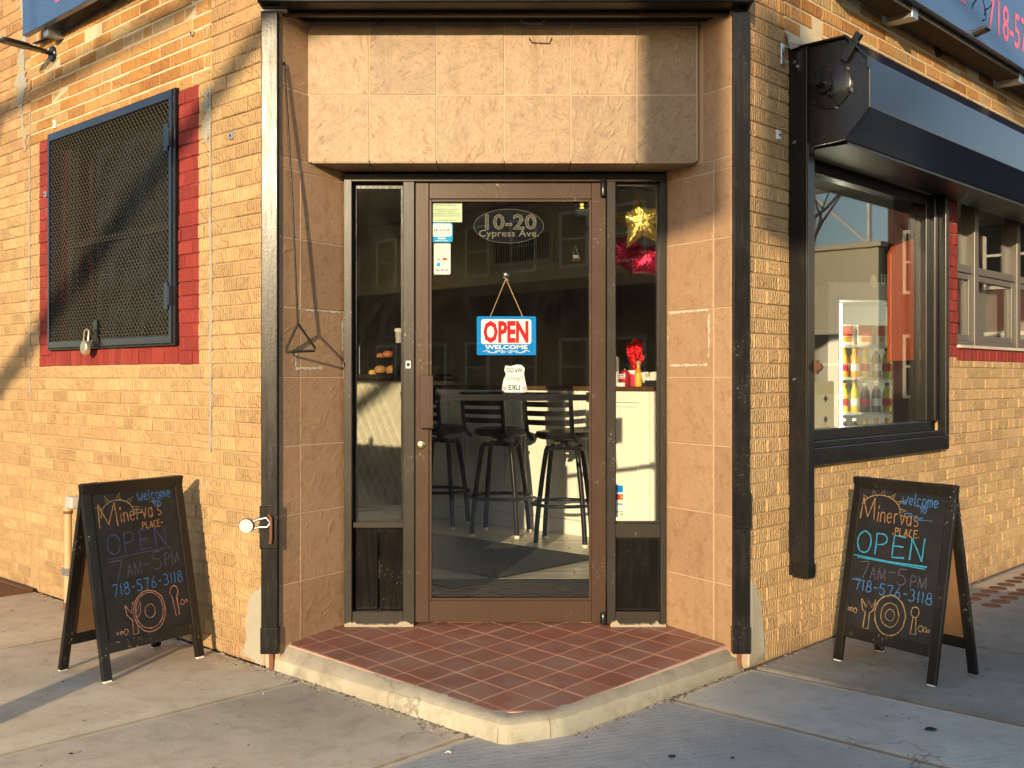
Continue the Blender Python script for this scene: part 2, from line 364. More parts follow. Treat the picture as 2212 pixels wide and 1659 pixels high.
N = NT('led'); N.bsdf(Base_Color=(.9, .9, .9), Emission_Color=(.92, 1.0, .80), Emission_Strength=15.0); MATS['led'] = N.m
# ------------------------------------------------------------------ mesh helpers
WM = {}
def W(o): return WM.get(o.name, I4) if o else I4
def link(o, parent, fr):
    sc.collection.objects.link(o)
    if parent:
        o.parent = parent
        o.matrix_parent_inverse = W(parent).inverted()
    o.matrix_basis = fr
    WM[o.name] = fr.copy()
    return o
def tag(o, label=None, cat=None, group=None, kind=None):
    if label: o['label'] = label
    if cat: o['category'] = cat
    if group: o['group'] = group
    if kind: o['kind'] = kind
    return o
def thing(name, label, cat, fr=I4, group=None, parent=None):
    o = bpy.data.objects.new(name, None); o.empty_display_size = .1
    link(o, parent, fr)
    return tag(o, label, cat, group)
def offset_poly(p, d):
    """inset a CCW polygon (list of 2-tuples) by d with mitred corners"""
    out = []; n = len(p)
    for i in range(n):
        a, b, c = Vector(p[i - 1]), Vector(p[i]), Vector(p[(i + 1) % n])
        e0, e1 = (b - a).normalized(), (c - b).normalized()
        n0, n1 = Vector((-e0.y, e0.x)), Vector((-e1.y, e1.x))
        m = (n0 + n1); k = m.dot(n0)
        out.append(tuple(b + m * (d / max(k, .2))))
    return out
def clip_poly(p, q):
    """clip polygon p by convex CCW polygon q"""
    for i in range(len(q)):
        a, b = q[i], q[(i + 1) % len(q)]; out = []
        side = lambda r: (b[0] - a[0]) * (r[1] - a[1]) - (b[1] - a[1]) * (r[0] - a[0])
        for j in range(len(p)):
            s, e = p[j], p[(j + 1) % len(p)]; ds, de = side(s), side(e)
            if ds >= 0: out.append(s)
            if (ds >= 0) != (de >= 0):
                t = ds / (ds - de); out.append((s[0] + (e[0] - s[0]) * t, s[1] + (e[1] - s[1]) * t))
        p = out
        if len(p) < 3: return []
    return p
def area(p): return abs(sum(p[i - 1][0] * p[i][1] - p[i][0] * p[i - 1][1] for i in range(len(p)))) / 2
def rrect(x0, x1, z0, z1, r, n=5):
    pts = []
    for cx, cz, s in ((x1 - r, z0 + r, -90), (x1 - r, z1 - r, 0), (x0 + r, z1 - r, 90), (x0 + r, z0 + r, 180)):
        for i in range(n + 1):
            t = R(s + 90 * i / n); pts.append((cx + r * math.cos(t), cz + r * math.sin(t)))
    return pts
def ell(cx, cz, rx, rz, n=40): return [(cx + rx * math.cos(2 * math.pi * i / n), cz + rz * math.sin(2 * math.pi * i / n)) for i in range(n)]

class MB:
    def __init__(s): s.v = []; s.f = []; s.m = []; s.rnd = None
    def add(s, vs, fs, m=0):
        k = len(s.v); s.v += [tuple(q) for q in vs]
        for f in fs: s.f.append([k + i for i in f]); s.m.append(m)
        return s
    def box(s, x0, x1, y0, y1, z0, z1, m=0):
        return s.add([(x0, y0, z0), (x1, y0, z0), (x1, y1, z0), (x0, y1, z0), (x0, y0, z1), (x1, y0, z1), (x1, y1, z1), (x0, y1, z1)],
                     [(0, 3, 2, 1), (4, 5, 6, 7), (0, 1, 5, 4), (1, 2, 6, 5), (2, 3, 7, 6), (3, 0, 4, 7)], m)
    def prismxz(s, p, y0, y1, m=0):
        """polygon in x-z (CCW seen from -y), from y0 (front) to y1"""
        n = len(p)
        return s.add([(x, y0, z) for x, z in p] + [(x, y1, z) for x, z in p],
                     [tuple(range(n)), tuple(range(2 * n - 1, n - 1, -1))] + [(i, i + n, (i + 1) % n + n, (i + 1) % n) for i in range(n)], m)
    def prismxy(s, p, z0, z1, m=0):
        n = len(p)
        return s.add([(x, y, z0) for x, y in p] + [(x, y, z1) for x, y in p],
                     [tuple(range(n - 1, -1, -1)), tuple(range(n, 2 * n))] + [(i, (i + 1) % n, (i + 1) % n + n, i + n) for i in range(n)], m)
    def prismyz(s, p, x0, x1, m=0):
        n = len(p)
        return s.add([(x0, y, z) for y, z in p] + [(x1, y, z) for y, z in p],
                     [tuple(range(n - 1, -1, -1)), tuple(range(n, 2 * n))] + [(i, (i + 1) % n, (i + 1) % n + n, i + n) for i in range(n)], m)
    def tube(s, path, rad, seg=8, m=0, closed=False, caps=True):
        P = [Vector(p) for p in path]; n = len(P)
        rr = rad if isinstance(rad, (list, tuple)) else [rad] * n
        up = Vector((0, 0, 1)); rings = []; prev = None
        for i in range(n):
            t = (P[(i + 1) % n] - P[i - 1]) if closed else (P[min(i + 1, n - 1)] - P[max(i - 1, 0)])
            t.normalize()
            if prev is None:
                a = t.cross(up)
                if a.length < .05: a = t.cross(Vector((1, 0, 0)))
            else: a = prev - t * prev.dot(t)
            a.normalize(); prev = a; b = t.cross(a)
            rings.append([P[i] + (a * math.cos(2 * math.pi * k / seg) + b * math.sin(2 * math.pi * k / seg)) * rr[i] for k in range(seg)])
        vs = [q for r in rings for q in r]; fs = []
        for i in range(n if closed else n - 1):
            j = (i + 1) % n
            for k in range(seg): fs.append((i * seg + k, i * seg + (k + 1) % seg, j * seg + (k + 1) % seg, j * seg + k))
        if caps and not closed: fs += [tuple(range(seg - 1, -1, -1)), tuple(range((n - 1) * seg, n * seg))]
        return s.add(vs, fs, m)
    def lathe(s, prof, c=(0, 0, 0), seg=20, m=0, ax='z', ms=None):
        vs = []; fs = []; n = len(prof)
        for r, h in prof:
            for k in range(seg):
                a = 2 * math.pi * k / seg; x, y = r * math.cos(a), r * math.sin(a)
                q = {'z': (x, y, h), 'y': (x, h, y), 'x': (h, x, y)}[ax]
                vs.append((q[0] + c[0], q[1] + c[1], q[2] + c[2]))
        k0 = len(s.v); s.v += vs
        for i in range(n - 1):
            for k in range(seg):
                s.f.append([k0 + q for q in (i * seg + k, i * seg + (k + 1) % seg, (i + 1) * seg + (k + 1) % seg, (i + 1) * seg + k)])
                s.m.append(ms[i] if ms else m)
        s.f.append([k0 + q for q in range(seg - 1, -1, -1)]); s.m.append(ms[0] if ms else m)
        s.f.append([k0 + q for q in range((n - 1) * seg, n * seg)]); s.m.append(ms[-1] if ms else m)
        return s
    def poly(s, p, y=0, m=0): return s.add([(x, y, z) for x, z in p], [tuple(range(len(p)))], m)
    def ribbon(s, pts, wd, y=0, m=0, jit=0):
        """flat stroke in x-z"""
        P = [Vector(p) for p in pts]
        L, Rr = [], []
        for i in range(len(P)):
            t = P[min(i + 1, len(P) - 1)] - P[max(i - 1, 0)]
            if t.length < 1e-9: t = Vector((1, 0))
            t.normalize(); nn = Vector((-t.y, t.x)) * (wd / 2 * (1 + random.uniform(-jit, jit)))
            L.append(P[i] + nn); Rr.append(P[i] - nn)
        n = len(P)
        return s.add([(q.x, y, q.y) for q in Rr] + [(q.x, y, q.y) for q in L], [(i, i + 1, n + i + 1, n + i) for i in range(n - 1)], m)
    def text(s, body, x, z, size, y=0, m=0, align='CENTER', bold=0, sx=1.0, mirror=False, shear=0, thick=0, fit=None):
        cu = bpy.data.curves.new('t', 'FONT'); cu.body = body; cu.size = size; cu.align_x = align; cu.offset = bold; cu.resolution_u = 2; cu.shear = shear; cu.extrude = thick
        ob = bpy.data.objects.new('t', cu); sc.collection.objects.link(ob)
        dg = bpy.context.evaluated_depsgraph_get(); me = bpy.data.meshes.new_from_object(ob.evaluated_get(dg))
        if fit and me.vertices:
            xs = [v.co.x for v in me.vertices]; sx = fit / max(1e-6, max(xs) - min(xs))
        k = -1 if mirror else 1
        s.add([(x + v.co.x * sx * k, y - v.co.z, z + v.co.y) for v in me.vertices], [tuple(p.vertices)[::k] for p in me.polygons], m)
        bpy.data.objects.remove(ob); bpy.data.curves.remove(cu); bpy.data.meshes.remove(me)
        return s
    def tf(s, mat, k0=0):
        s.v[k0:] = [tuple(mat @ Vector(q)) for q in s.v[k0:]]
        return s
    def mesh(s, name, mats):
        me = bpy.data.meshes.new(name); me.from_pydata(s.v, [], s.f)
        for q in mats: me.materials.append(M(q) if isinstance(q, str) else q)
        me.polygons.foreach_set('material_index', s.m)
        if s.rnd:
            at = me.attributes.new('rnd', 'FLOAT', 'FACE'); at.data.foreach_set('value', s.rnd)
        me.update()
        return me
    def build(s, name, mats, parent=None, fr=I4, smooth=0, bevel=0, seg=2):
        if isinstance(mats, str): mats = [mats]
        me = s.mesh(name, mats)
        if smooth:
            me.shade_smooth()
            me.set_sharp_from_angle(angle=R(smooth))
        o = link(bpy.data.objects.new(name, me), parent, fr)
        if bevel:
            b = o.modifiers.new('Bevel', 'BEVEL'); b.width = bevel; b.segments = seg; b.limit_method = 'ANGLE'; b.angle_limit = R(40)
        return o
def copy_tree(o, parent=None):
    c = o.copy(); sc.collection.objects.link(c)
    c.parent = parent
    if parent: c.matrix_parent_inverse = o.matrix_parent_inverse.copy()
    for ch in list(o.children): copy_tree(ch, c)
    return c

# ------------------------------------------------------------------ ground
road = MB().box(-250, 250, -250, 250, -.5, -.14).build('road', 'asphalt'); tag(road, kind='structure')
def abp(p): return [tuple(AB(a, b).xy) for a, b in p]
walk = MB().prismxy(abp([(-3.62, -3.82), (8.0, -3.82), (8.0, .3), (.3, .3), (.3, 9.0), (-3.62, 9.0)]), -.139, -.022).build('sidewalk', 'sidewalk_dark')
tag(walk, kind='structure')
def slab(p, mat, edge='sidewalk_edge', gap=.006, parent=walk, margin=.032, top=0.0):
    q = abp(p)
    if sum(q[i - 1][0] * q[i][1] - q[i][0] * q[i - 1][1] for i in range(len(q))) < 0: q = q[::-1]
    c = Vector((sum(v[0] for v in q) / len(q), sum(v[1] for v in q) / len(q)))
    b = MB(); n = len(q); rings = []
    for d, z in ((gap, -.02), (gap, -.008), (gap + .007, top - .001), (gap + margin, top), (gap + margin + .006, top + .0015)):
        r = offset_poly(q, d); rings.append(len(b.v)); b.v += [(x - c.x, y - c.y, z) for x, y in r]
    for i in range(4):
        for k in range(n):
            j = (k + 1) % n
            b.f.append([rings[i] + k, rings[i] + j, rings[i + 1] + j, rings[i + 1] + k]); b.m.append({1: 2, 2: 1}.get(i, 0))
    b.f.append([rings[4] + k for k in range(n)]); b.m.append(0)
    return b.build('slab', [mat, edge, 'joint_dirt'], parent, T(c.x, c.y, 0), smooth=30)
E0 = -3.6
slab([(.27, .03), (.27, -3.8), (E0, -3.8), (E0, .86), (.03, .86), (.03, .27), (.16, .03)], 'sidewalk_grey')
slab([(1.31, 0), (1.31, -1.9), (.27, -1.9), (.27, 0)], 'sidewalk')
slab([(1.31, -1.9), (1.31, -3.8), (.27, -3.8), (.27, -1.9)], 'sidewalk')
slab([(2.80, 0), (2.80, -1.9), (1.31, -1.9), (1.31, 0)], 'sidewalk')
slab([(2.80, -1.9), (2.80, -3.8), (1.31, -3.8), (1.31, -1.9)], 'sidewalk')
slab([(4.3, 0), (4.3, -1.9), (2.80, -1.9), (2.80, 0)], 'sidewalk', 'sidewalk')
slab([(4.3, -1.9), (4.3, -3.8), (2.80, -3.8), (2.80, -1.9)], 'sidewalk')
slab([(6.2, 0), (6.2, -1.9), (4.3, -1.9), (4.3, 0)], 'sidewalk', 'sidewalk')
slab([(0, .86), (0, 1.49), (E0, 1.49), (E0, .86)], 'sidewalk_grey', gap=.007)
slab([(0, 1.53), (0, 2.58), (-1.8, 2.58), (-1.8, 1.53)], 'sidewalk_dark', 'sidewalk_dark')
slab([(-1.8, 1.53), (-1.8, 2.58), (E0, 2.58), (E0, 1.53)], 'sidewalk_dark', 'sidewalk_dark')
for i in range(4):
    y0 = 2.58 + 1.5 * i
    slab([(0, y0), (0, y0 + 1.5), (-1.8, y0 + 1.5), (-1.8, y0)], 'sidewalk_dark' if i < 1 else 'sidewalk', 'sidewalk_dark')
    slab([(-1.8, y0), (-1.8, y0 + 1.5), (E0, y0 + 1.5), (E0, y0)], 'sidewalk_dark' if i < 1 else 'sidewalk', 'sidewalk_dark')
kb = MB()
kb.prismxy(abp([(-3.80, -4.0), (8.0, -4.0), (8.0, -3.826), (-3.626, -3.826), (-3.626, 9.0), (-3.80, 9.0)]), -.139, 0.0)
tag(kb.build('kerb', 'sidewalk_edge', bevel=.02), kind='structure')

# ------------------------------------------------------------------ the corner building: brick walls
bld = thing('corner_building', 'tan and orange brick corner shop with a tiled diagonal doorway', 'building', T(*AB(2, 2)))
XL = -1.624                       # left brick wall ends here at the doorway (wall frame x)
XR = 1.473                        # right brick wall starts here
WIN_L = (-3.868, -2.372, 1.470, 2.762)
WIN_R1 = (1.95, 3.70, .880, 2.40)
WIN_R2 = (3.950, 7.2, 1.515, 2.62)
CH = .0685; BLN = .2145; JT = .0085

def wall_back(name, x0, x1, z0, z1, opens, matf, mats, fr, y0=.0052, y1=.26, xcuts=(), zcuts=()):
    xs = sorted({x0, x1, *[o[0] for o in opens], *[o[1] for o in opens], *xcuts}); zs = sorted({z0, z1, *[o[2] for o in opens], *[o[3] for o in opens], *zcuts})
    solid = lambda i, j: 0 <= i < len(xs) - 1 and 0 <= j < len(zs) - 1 and not any(o[0] < (xs[i] + xs[i + 1]) / 2 < o[1] and o[2] < (zs[j] + zs[j + 1]) / 2 < o[3] for o in opens)
    b = MB()
    for i in range(len(xs) - 1):
        for j in range(len(zs) - 1):
            if not solid(i, j): continue
            a, c, d, e = xs[i], xs[i + 1], zs[j], zs[j + 1]; m = matf((a + c) / 2, (d + e) / 2)
            b.add([(a, y0, d), (c, y0, d), (c, y0, e), (a, y0, e)], [(0, 1, 2, 3)], m); b.add([(a, y1, d), (c, y1, d), (c, y1, e), (a, y1, e)], [(3, 2, 1, 0)], len(mats) - 1)
            for (di, dj), q in (((-1, 0), [(a, y1, d), (a, y0, d), (a, y0, e), (a, y1, e)]), ((1, 0), [(c, y0, d), (c, y1, d), (c, y1, e), (c, y0, e)]), ((0, -1), [(a, y0, d), (a, y1, d), (c, y1, d), (c, y0, d)]), ((0, 1), [(a, y1, e), (a, y0, e), (c, y0, e), (c, y1, e)])):
                if not solid(i + di, j + dj): b.add(q, [(3, 2, 1, 0)], m)
    return b.build(name, mats, bld, fr)

def brick_mesh_data(b, x0, x1, z0, z1, yf, m=0, yb=.02, ch=.004):
    q = [(x0, z0), (x1, z0), (x1, z1), (x0, z1)]
    j = lambda: random.uniform(-.0012, .0012)
    p = [(x0 + ch + j(), z0 + ch + j()), (x1 - ch + j(), z0 + ch + j()), (x1 - ch + j(), z1 - ch + j()), (x0 + ch + j(), z1 - ch + j())]
    vs = [(x, yb, z) for x, z in q] + [(x, yf + ch * .8, z) for x, z in q] + [(x, yf + j() * .5, z) for x, z in p]
    fs = []
    for i in range(4):
        k = (i + 1) % 4
        fs += [(i, k, 4 + k, 4 + i), (4 + i, 4 + k, 8 + k, 8 + i)]
    fs.append((8, 9, 10, 11))
    b.add(vs, fs, m)
    return len(fs)
def lay_bricks(x0, x1, z1, opens, zone, joints=(), phase=0.0, hrow=(3, 6), splits=()):
    """list of (x0, x1, z0, z1, material) for every brick of a wall"""
    out = []; row = 0; z = .004
    while z < z1:
        za, zb = z, z + CH - JT; hd = row % hrow[1] == hrow[0]
        ln = BLN / 2 if hd else BLN
        segs = []; cuts = [x0] + sorted(joints) + [x1]
        for a, c in zip(cuts, cuts[1:]):
            x = a - ((phase + row * .5) % 1) * ln - (0 if not hd else .02)
            while x < c:
                s, e = max(x, a + JT / 2), min(x + ln, c) - JT / 2
                if e - s > .018: segs.append((s, e))
                x += ln
        for o in opens:
            if zb <= o[2] + .004 or za >= o[3] - .004: continue
            for s, e in segs:                        # courses cut to fit over and under an opening
                s2, e2 = max(s, o[0]), min(e, o[1])
                inn = lambda zq: any(p is not o and p[0] < (s2 + e2) / 2 < p[1] and p[2] < zq < p[3] for p in opens)
                if e2 - s2 > .02 and zb - o[3] > .015 and not inn(zb): out.append((s2, e2, o[3] + .002, zb, zone((s2 + e2) / 2, zb)))
                if e2 - s2 > .02 and o[2] - za > .015 and o[2] < zb and not inn(za): out.append((s2, e2, za, o[2] - .002, zone((s2 + e2) / 2, za)))
            ns = []
            for s, e in segs:
                if e <= o[0] or s >= o[1]: ns.append((s, e)); continue
                if s < o[0] - .02: ns.append((s, o[0] - .001))
                if e > o[1] + .02: ns.append((o[1] + .001, e))
            segs = ns
        for lo, hi, xe in splits:                    # paint edges cut straight across a brick
            if lo < (za + zb) / 2 < hi: segs = [q for s, e in segs for q in (((s, xe), (xe, e)) if s + .01 < xe < e - .01 else ((s, e),))]
        for s, e in segs: out.append((s, e, za, zb, zone((s + e) / 2, (za + zb) / 2)))
        z += CH; row += 1
    return out
CAMV = Vector((0, 0, CAM_H))
def in_view(p):
    if p.y < .5: return False
    u = p.x / p.y * FPX + 1106; v = 817 - (p.z - CAM_H) / p.y * FPX
    return -10 < u < 2222 and -10 < v < 1669
def put_bricks(lst, fr, wall, hide, limit=300):
    """the bricks that show largest become objects; the others are joined"""
    ey = (fr.to_3x3() @ Vector((0, 1, 0)))
    def show(b):
        p = fr @ Vector(((b[0] + b[1]) / 2, 0, (b[2] + b[3]) / 2)); d = p - CAMV
        if not in_view(p) or hide((b[0] + b[1]) / 2, (b[2] + b[3]) / 2): return 0
        return (b[1] - b[0]) * (b[3] - b[2]) * abs(d.normalized().dot(ey)) / d.length_squared
    lst = sorted(lst, key=show, reverse=True); cache = {}
    mi = {'paint': 0, 'bare': 1, 'red': 2}; mats = ['brick_paint', 'brick_bare', 'brick_red']
    rest = MB(); rest.rnd = []
    for i, (a, c, d, e, zn) in enumerate(lst):
        prot = random.gauss(0, .0016) - .001
        if i < limit and show(lst[i]) > 0:
            wd = round((c - a) / .004) * .004; ht = round((e - d) / .004) * .004
            key = (wd, ht, random.randrange(3))
            if key not in cache:
                b = MB(); brick_mesh_data(b, -wd / 2, wd / 2, -ht / 2, ht / 2, 0); cache[key] = b.mesh('brick', ['brick_paint'])
            o = bpy.data.objects.new('brick', cache[key])
            link(o, wall, fr @ T((a + c) / 2, prot, (d + e) / 2) @ RY(random.gauss(0, .004)) @ RX(random.gauss(0, .008)))
            o.material_slots[0].link = 'OBJECT'; o.material_slots[0].material = M('brick_' + zn)
        else:
            n = brick_mesh_data(rest, a, c, d, e, prot, mi[zn]); rest.rnd += [random.random()] * n
    o = rest.build('brick_courses', mats, wall, fr); o['kind'] = 'stuff'

# left wall
RED_L = (-4.035, -2.182, 1.378, 2.770)
def zoneL(x, z):
    if RED_L[0] < x < RED_L[1] and RED_L[2] < z < RED_L[3] and (x < WIN_L[0] or x > WIN_L[1]): return 'red'
    if z > 2.77 and -4.17 < x < -2.075: return 'bare'
    return 'paint'
def mzoneL(x, z):
    if RED_L[0] < x < RED_L[1] and RED_L[2] < z < RED_L[3]: return 2
    if z > 2.765 and -4.17 < x < -2.07: return 1
    return 0
SILL_L = (WIN_L[0] - .01, WIN_L[1] + .012, RED_L[2] - .004, WIN_L[2])
wl = wall_back('brick_wall', -7.6, XL, 0, 5.2, [WIN_L], mzoneL, ['mortar_paint', 'mortar_pale', 'mortar_red', 'room_wall'], ML, xcuts=(-4.17, -2.07, RED_L[0], RED_L[1]), zcuts=(2.768, RED_L[2], RED_L[3]))
lst = lay_bricks(-6.4, XL - .002, 4.3, [WIN_L, SILL_L], zoneL, joints=(-4.17, -2.068), splits=((RED_L[2], RED_L[3], RED_L[0]), (RED_L[2], RED_L[3], RED_L[1])))
x = SILL_L[0] + .004
while x < SILL_L[1] - .03:                       # soldier course under the window
    lst.append((x, x + .060, SILL_L[2] + .004, SILL_L[3] - .006, 'red')); x += .0683
put_bricks(lst, ML, wl, lambda x, z: z > 3.34 and -3.95 < x)
MB().box(-4.165, -2.074, .0020, .0050, 2.766, 4.32).build('pointing', 'mortar_pale', wl, ML)
# the caulked control joints and the grey smears beside them
def smear(name, pts, wd, mat, fr, wall, y=-.0035, n=40, amp=.5):
    b = MB(); L_, R_ = [], []
    ja = jb = 0.0
    for i in range(n + 1):
        ja = ja * .75 + random.uniform(-.5, .5) * amp; jb = jb * .75 + random.uniform(-.5, .5) * amp
        t = i / n * (len(pts) - 1); k = min(int(t), len(pts) - 2); f = t - k
        px = pts[k][0] + (pts[k + 1][0] - pts[k][0]) * f; pz = pts[k][1] + (pts[k + 1][1] - pts[k][1]) * f
        L_.append((px - wd * max(.12, .5 + ja), y + random.uniform(-.001, .001), pz)); R_.append((px + wd * max(.12, .5 + jb), y + random.uniform(-.001, .001), pz))
    m = n + 1
    b.add(L_ + R_ + [(q[0] + .002, .004, q[2]) for q in L_] + [(q[0] - .002, .004, q[2]) for q in R_], [(i, m + i, m + i + 1, i + 1) for i in range(n)] + [(2 * m + i, i, i + 1, 2 * m + i + 1) for i in range(n)] + [(m + i, 3 * m + i, 3 * m + i + 1, m + i + 1) for i in range(n)])
    return b.build(name, mat, wall, fr)
smear('control_joint', [(-2.070, 2.72), (-2.066, 1.5), (-2.072, .95)], .016, 'mortar_grey', ML, wl)
smear('control_joint', [(-4.17, 2.95), (-4.17, 1.2)], .012, 'mortar_grey', ML, wl)
smear('cement_smear', [(-4.30, 3.78), (-4.25, 3.42), (-4.30, 3.1), (-4.24, 2.72)], .075, 'mortar_grey', ML, wl, -.005, 60, 1.1)
smear('cement_smear', [(-2.10, 2.70), (-2.10, 2.45)], .06, 'mortar_grey', ML, wl, -.004, 24, .9)
smear('cement_smear', [(-2.05, .62), (-1.64, .60)], .03, 'mortar_grey', ML @ T(0, 0, 0), wl, -.004, 30, .2)
def patch(outline, wall, fr, mat='cement_patch', y=-.006, name='cement_patch'):
    b = MB(); cx = sum(p[0] for p in outline) / len(outline); cz = sum(p[1] for p in outline) / len(outline)
    pts = []
    for i in range(len(outline)):
        p, q = outline[i], outline[(i + 1) % len(outline)]
        for k in range(5):
            t = k / 5; pts.append((p[0] + (q[0] - p[0]) * t + random.uniform(-.008, .008), p[1] + (q[1] - p[1]) * t + random.uniform(-.008, .008)))
    n = len(pts); inner = [(cx + (p[0] - cx) * .93, cz + (p[1] - cz) * .96) for p in pts]
    b.add([(x, .006, z) for x, z in pts] + [(x, y, z) for x, z in inner], [(i, (i + 1) % n, n + (i + 1) % n, n + i) for i in range(n)] + [tuple(range(n, 2 * n))])
    return b.build(name, mat, wall, fr, smooth=60)
patch([(-1.80, .01), (-1.63, .005), (-1.63, .36), (-1.72, .31), (-1.76, .20), (-1.75, .10)], wl, ML)

# right wall
RED_R = (3.772, 7.3, 1.415, 2.64)
def zoneR(x, z):
    if RED_R[0] < x and RED_R[2] < z < RED_R[3] and x < WIN_R2[0]: return 'red'
    if z > 2.80 and x > 1.80: return 'bare'
    return 'paint'
def mzoneR(x, z):
    if RED_R[0] < x and RED_R[2] < z < RED_R[3]: return 2
    if z > 2.80 and x > 1.80: return 1
    return 0
SILL_R = (WIN_R2[0], 7.2, RED_R[2] - .002, WIN_R2[2] - .02)
wr = wall_back('brick_wall', XR, 8.2, 0, 5.2, [WIN_R1, WIN_R2], mzoneR, ['mortar_paint', 'mortar_pale', 'mortar_red', 'room_wall'], MR, xcuts=(1.80, RED_R[0]), zcuts=(2.80, RED_R[2], RED_R[3]))
lst = lay_bricks(XR + .002, 7.2, 4.3, [WIN_R1, WIN_R2, SILL_R], zoneR, phase=.25, hrow=(2, 6), splits=((RED_R[2], RED_R[3], RED_R[0]),))
x = SILL_R[0] + .004
while x < SILL_R[1] - .03:
    lst.append((x, x + .060, SILL_R[2] + .004, SILL_R[3], 'red')); x += .0683
put_bricks(lst, MR, wr, lambda x, z: (x > 1.84 and 2.40 < z < 2.87) or (1.84 < x < 2.0) or (z > 3.32 and x > 2.6))
MB().box(1.806, 7.2, .0020, .0050, 2.802, 4.32).build('pointing', 'mortar_pale', wr, MR)
patch([(1.475, .005), (1.62, .01), (1.60, .16), (1.57, .30), (1.50, .40), (1.475, .38)], wr, MR)
smear('cement_smear', [(1.475, .59), (1.80, .60)], .008, 'mortar_grey', MR, wr, -.004, 20, .2)
# ------------------------------------------------------------------ doorway: jambs, fascia, soffit, floor
YD, YF = 5.10, 4.88                      # depth of the shop front and of the tiled fascia
J0L, J1L = Vector((-.805, YD, 0)), Vector((-1.037, 4.725, 0))
J0R, J1R = Vector((.738, YD, 0)), Vector((.981, 4.725, 0))
MJL = frame(J1L, J0L - J1L); MJR = frame(J0R, J1R - J0R)
LJL, LJR = (J0L - J1L).length, (J1R - J0R).length
def zfloor(y): return .120 - .028 * (YD - y)
def zkerb(y): return .088 - .022 * max(0.0, min(1.0, (y - 3.8) / .95))
eL, eR = ML @ Vector((XL, .01, 0)), MR @ Vector((XR, .01, 0))
def backing(p, z0, z1, name, mat='grout'):
    if sum(p[i - 1][0] * p[i][1] - p[i][0] * p[i - 1][1] for i in range(len(p))) < 0: p = p[::-1]
    return MB().prismxy(p, z0, z1).build(name, mat, bld)
dl = MJL.to_3x3() @ Vector((0, .0018, 0)); dr = MJR.to_3x3() @ Vector((0, .0018, 0))
jl = backing([tuple((J1L + dl).xy), tuple((J0L + dl).xy), (-.815, 5.34), (-1.35, 5.34), tuple(eL.xy)], .0, 4.4, 'doorway_jamb')
jr = backing([tuple((J0R + dr).xy), tuple((J1R + dr).xy), tuple(eR.xy), (1.30, 5.34), (.75, 5.34)], .0, 4.4, 'doorway_jamb')
fas = MB().box(-.945, .857, YF + .0018, 5.335, 2.309, 4.4).build('fascia', 'grout', bld)
def tile(parent, fr, x0, x1, z0, z1, mat, t=.012, gap=.0022, name='tile'):
    wd, ht = x1 - x0 - 2 * gap, z1 - z0 - 2 * gap
    b = MB(); q = [(-wd / 2, -ht / 2), (wd / 2, -ht / 2), (wd / 2, ht / 2), (-wd / 2, ht / 2)]; c = .0022
    p = [(x - math.copysign(c, x), z - math.copysign(c, z)) for x, z in q]
    b.add([(x, t, z) for x, z in q] + [(x, c, z) for x, z in q] + [(x, 0, z) for x, z in p],
          [f for i in range(4) for f in ((i, (i + 1) % 4, 4 + (i + 1) % 4, 4 + i), (4 + i, 4 + (i + 1) % 4, 8 + (i + 1) % 4, 8 + i))] + [(8, 9, 10, 11)])
    return b.build(name, mat, parent, fr @ T((x0 + x1) / 2, random.uniform(-.0008, .0008), (z0 + z1) / 2) @ RX(random.gauss(0, .0018)) @ RZ(random.gauss(0, .0018)))
FX = [-.941, -.657, -.348, -.036, .271, .576, .852]
FZ = [2.298, 2.611, 2.925, 3.14]
for i in range(6):
    for j in range(3): tile(fas, T(0, YF, 0), FX[i], FX[i + 1], FZ[j], FZ[j + 1], 'stone_tile')
MS = T(0, YF, 2.298) @ RX(R(-90))       # soffit: x right, local z runs back, face looks down
MS = Matrix(((1, 0, 0, 0), (0, 0, 1, YF), (0, 1, 0, 2.297), (0, 0, 0, 1)))
sof = MB().box(-.93, .845, YF + .02, 5.20, 2.3095, 2.312).build('soffit', 'grout', bld)
for i in range(6):
    x0, x1 = FX[i], FX[i + 1]
    b = MB(); x0 = max(x0, -.925); x1 = min(x1, .84)
    b.box(x0 + .0022, x1 - .0022, YF + .001, YD + .02, 2.297, 2.308).build('tile', 'stone_tile', sof)
JZ = [.06, .377, .687, .998, 1.3095, 1.624, 1.939, 2.248, 2.3]
for k in range(8):
    tile(jl, MJL, LJL - .312, LJL, JZ[k], JZ[k + 1], 'jamb_tile'); tile(jl, MJL, 0, LJL - .312, JZ[k], JZ[k + 1], 'jamb_tile')
    tile(jr, MJR, 0, .332, JZ[k], JZ[k + 1], 'jamb_tile'); tile(jr, MJR, .332, LJR, JZ[k], JZ[k + 1], 'jamb_tile')
for k in range(3):
    tile(jl, MJL, 0, .186, FZ[k] + .003, FZ[k + 1], 'jamb_tile'); tile(jr, MJR, LJR - .187, LJR, FZ[k] + .003, FZ[k + 1], 'jamb_tile')
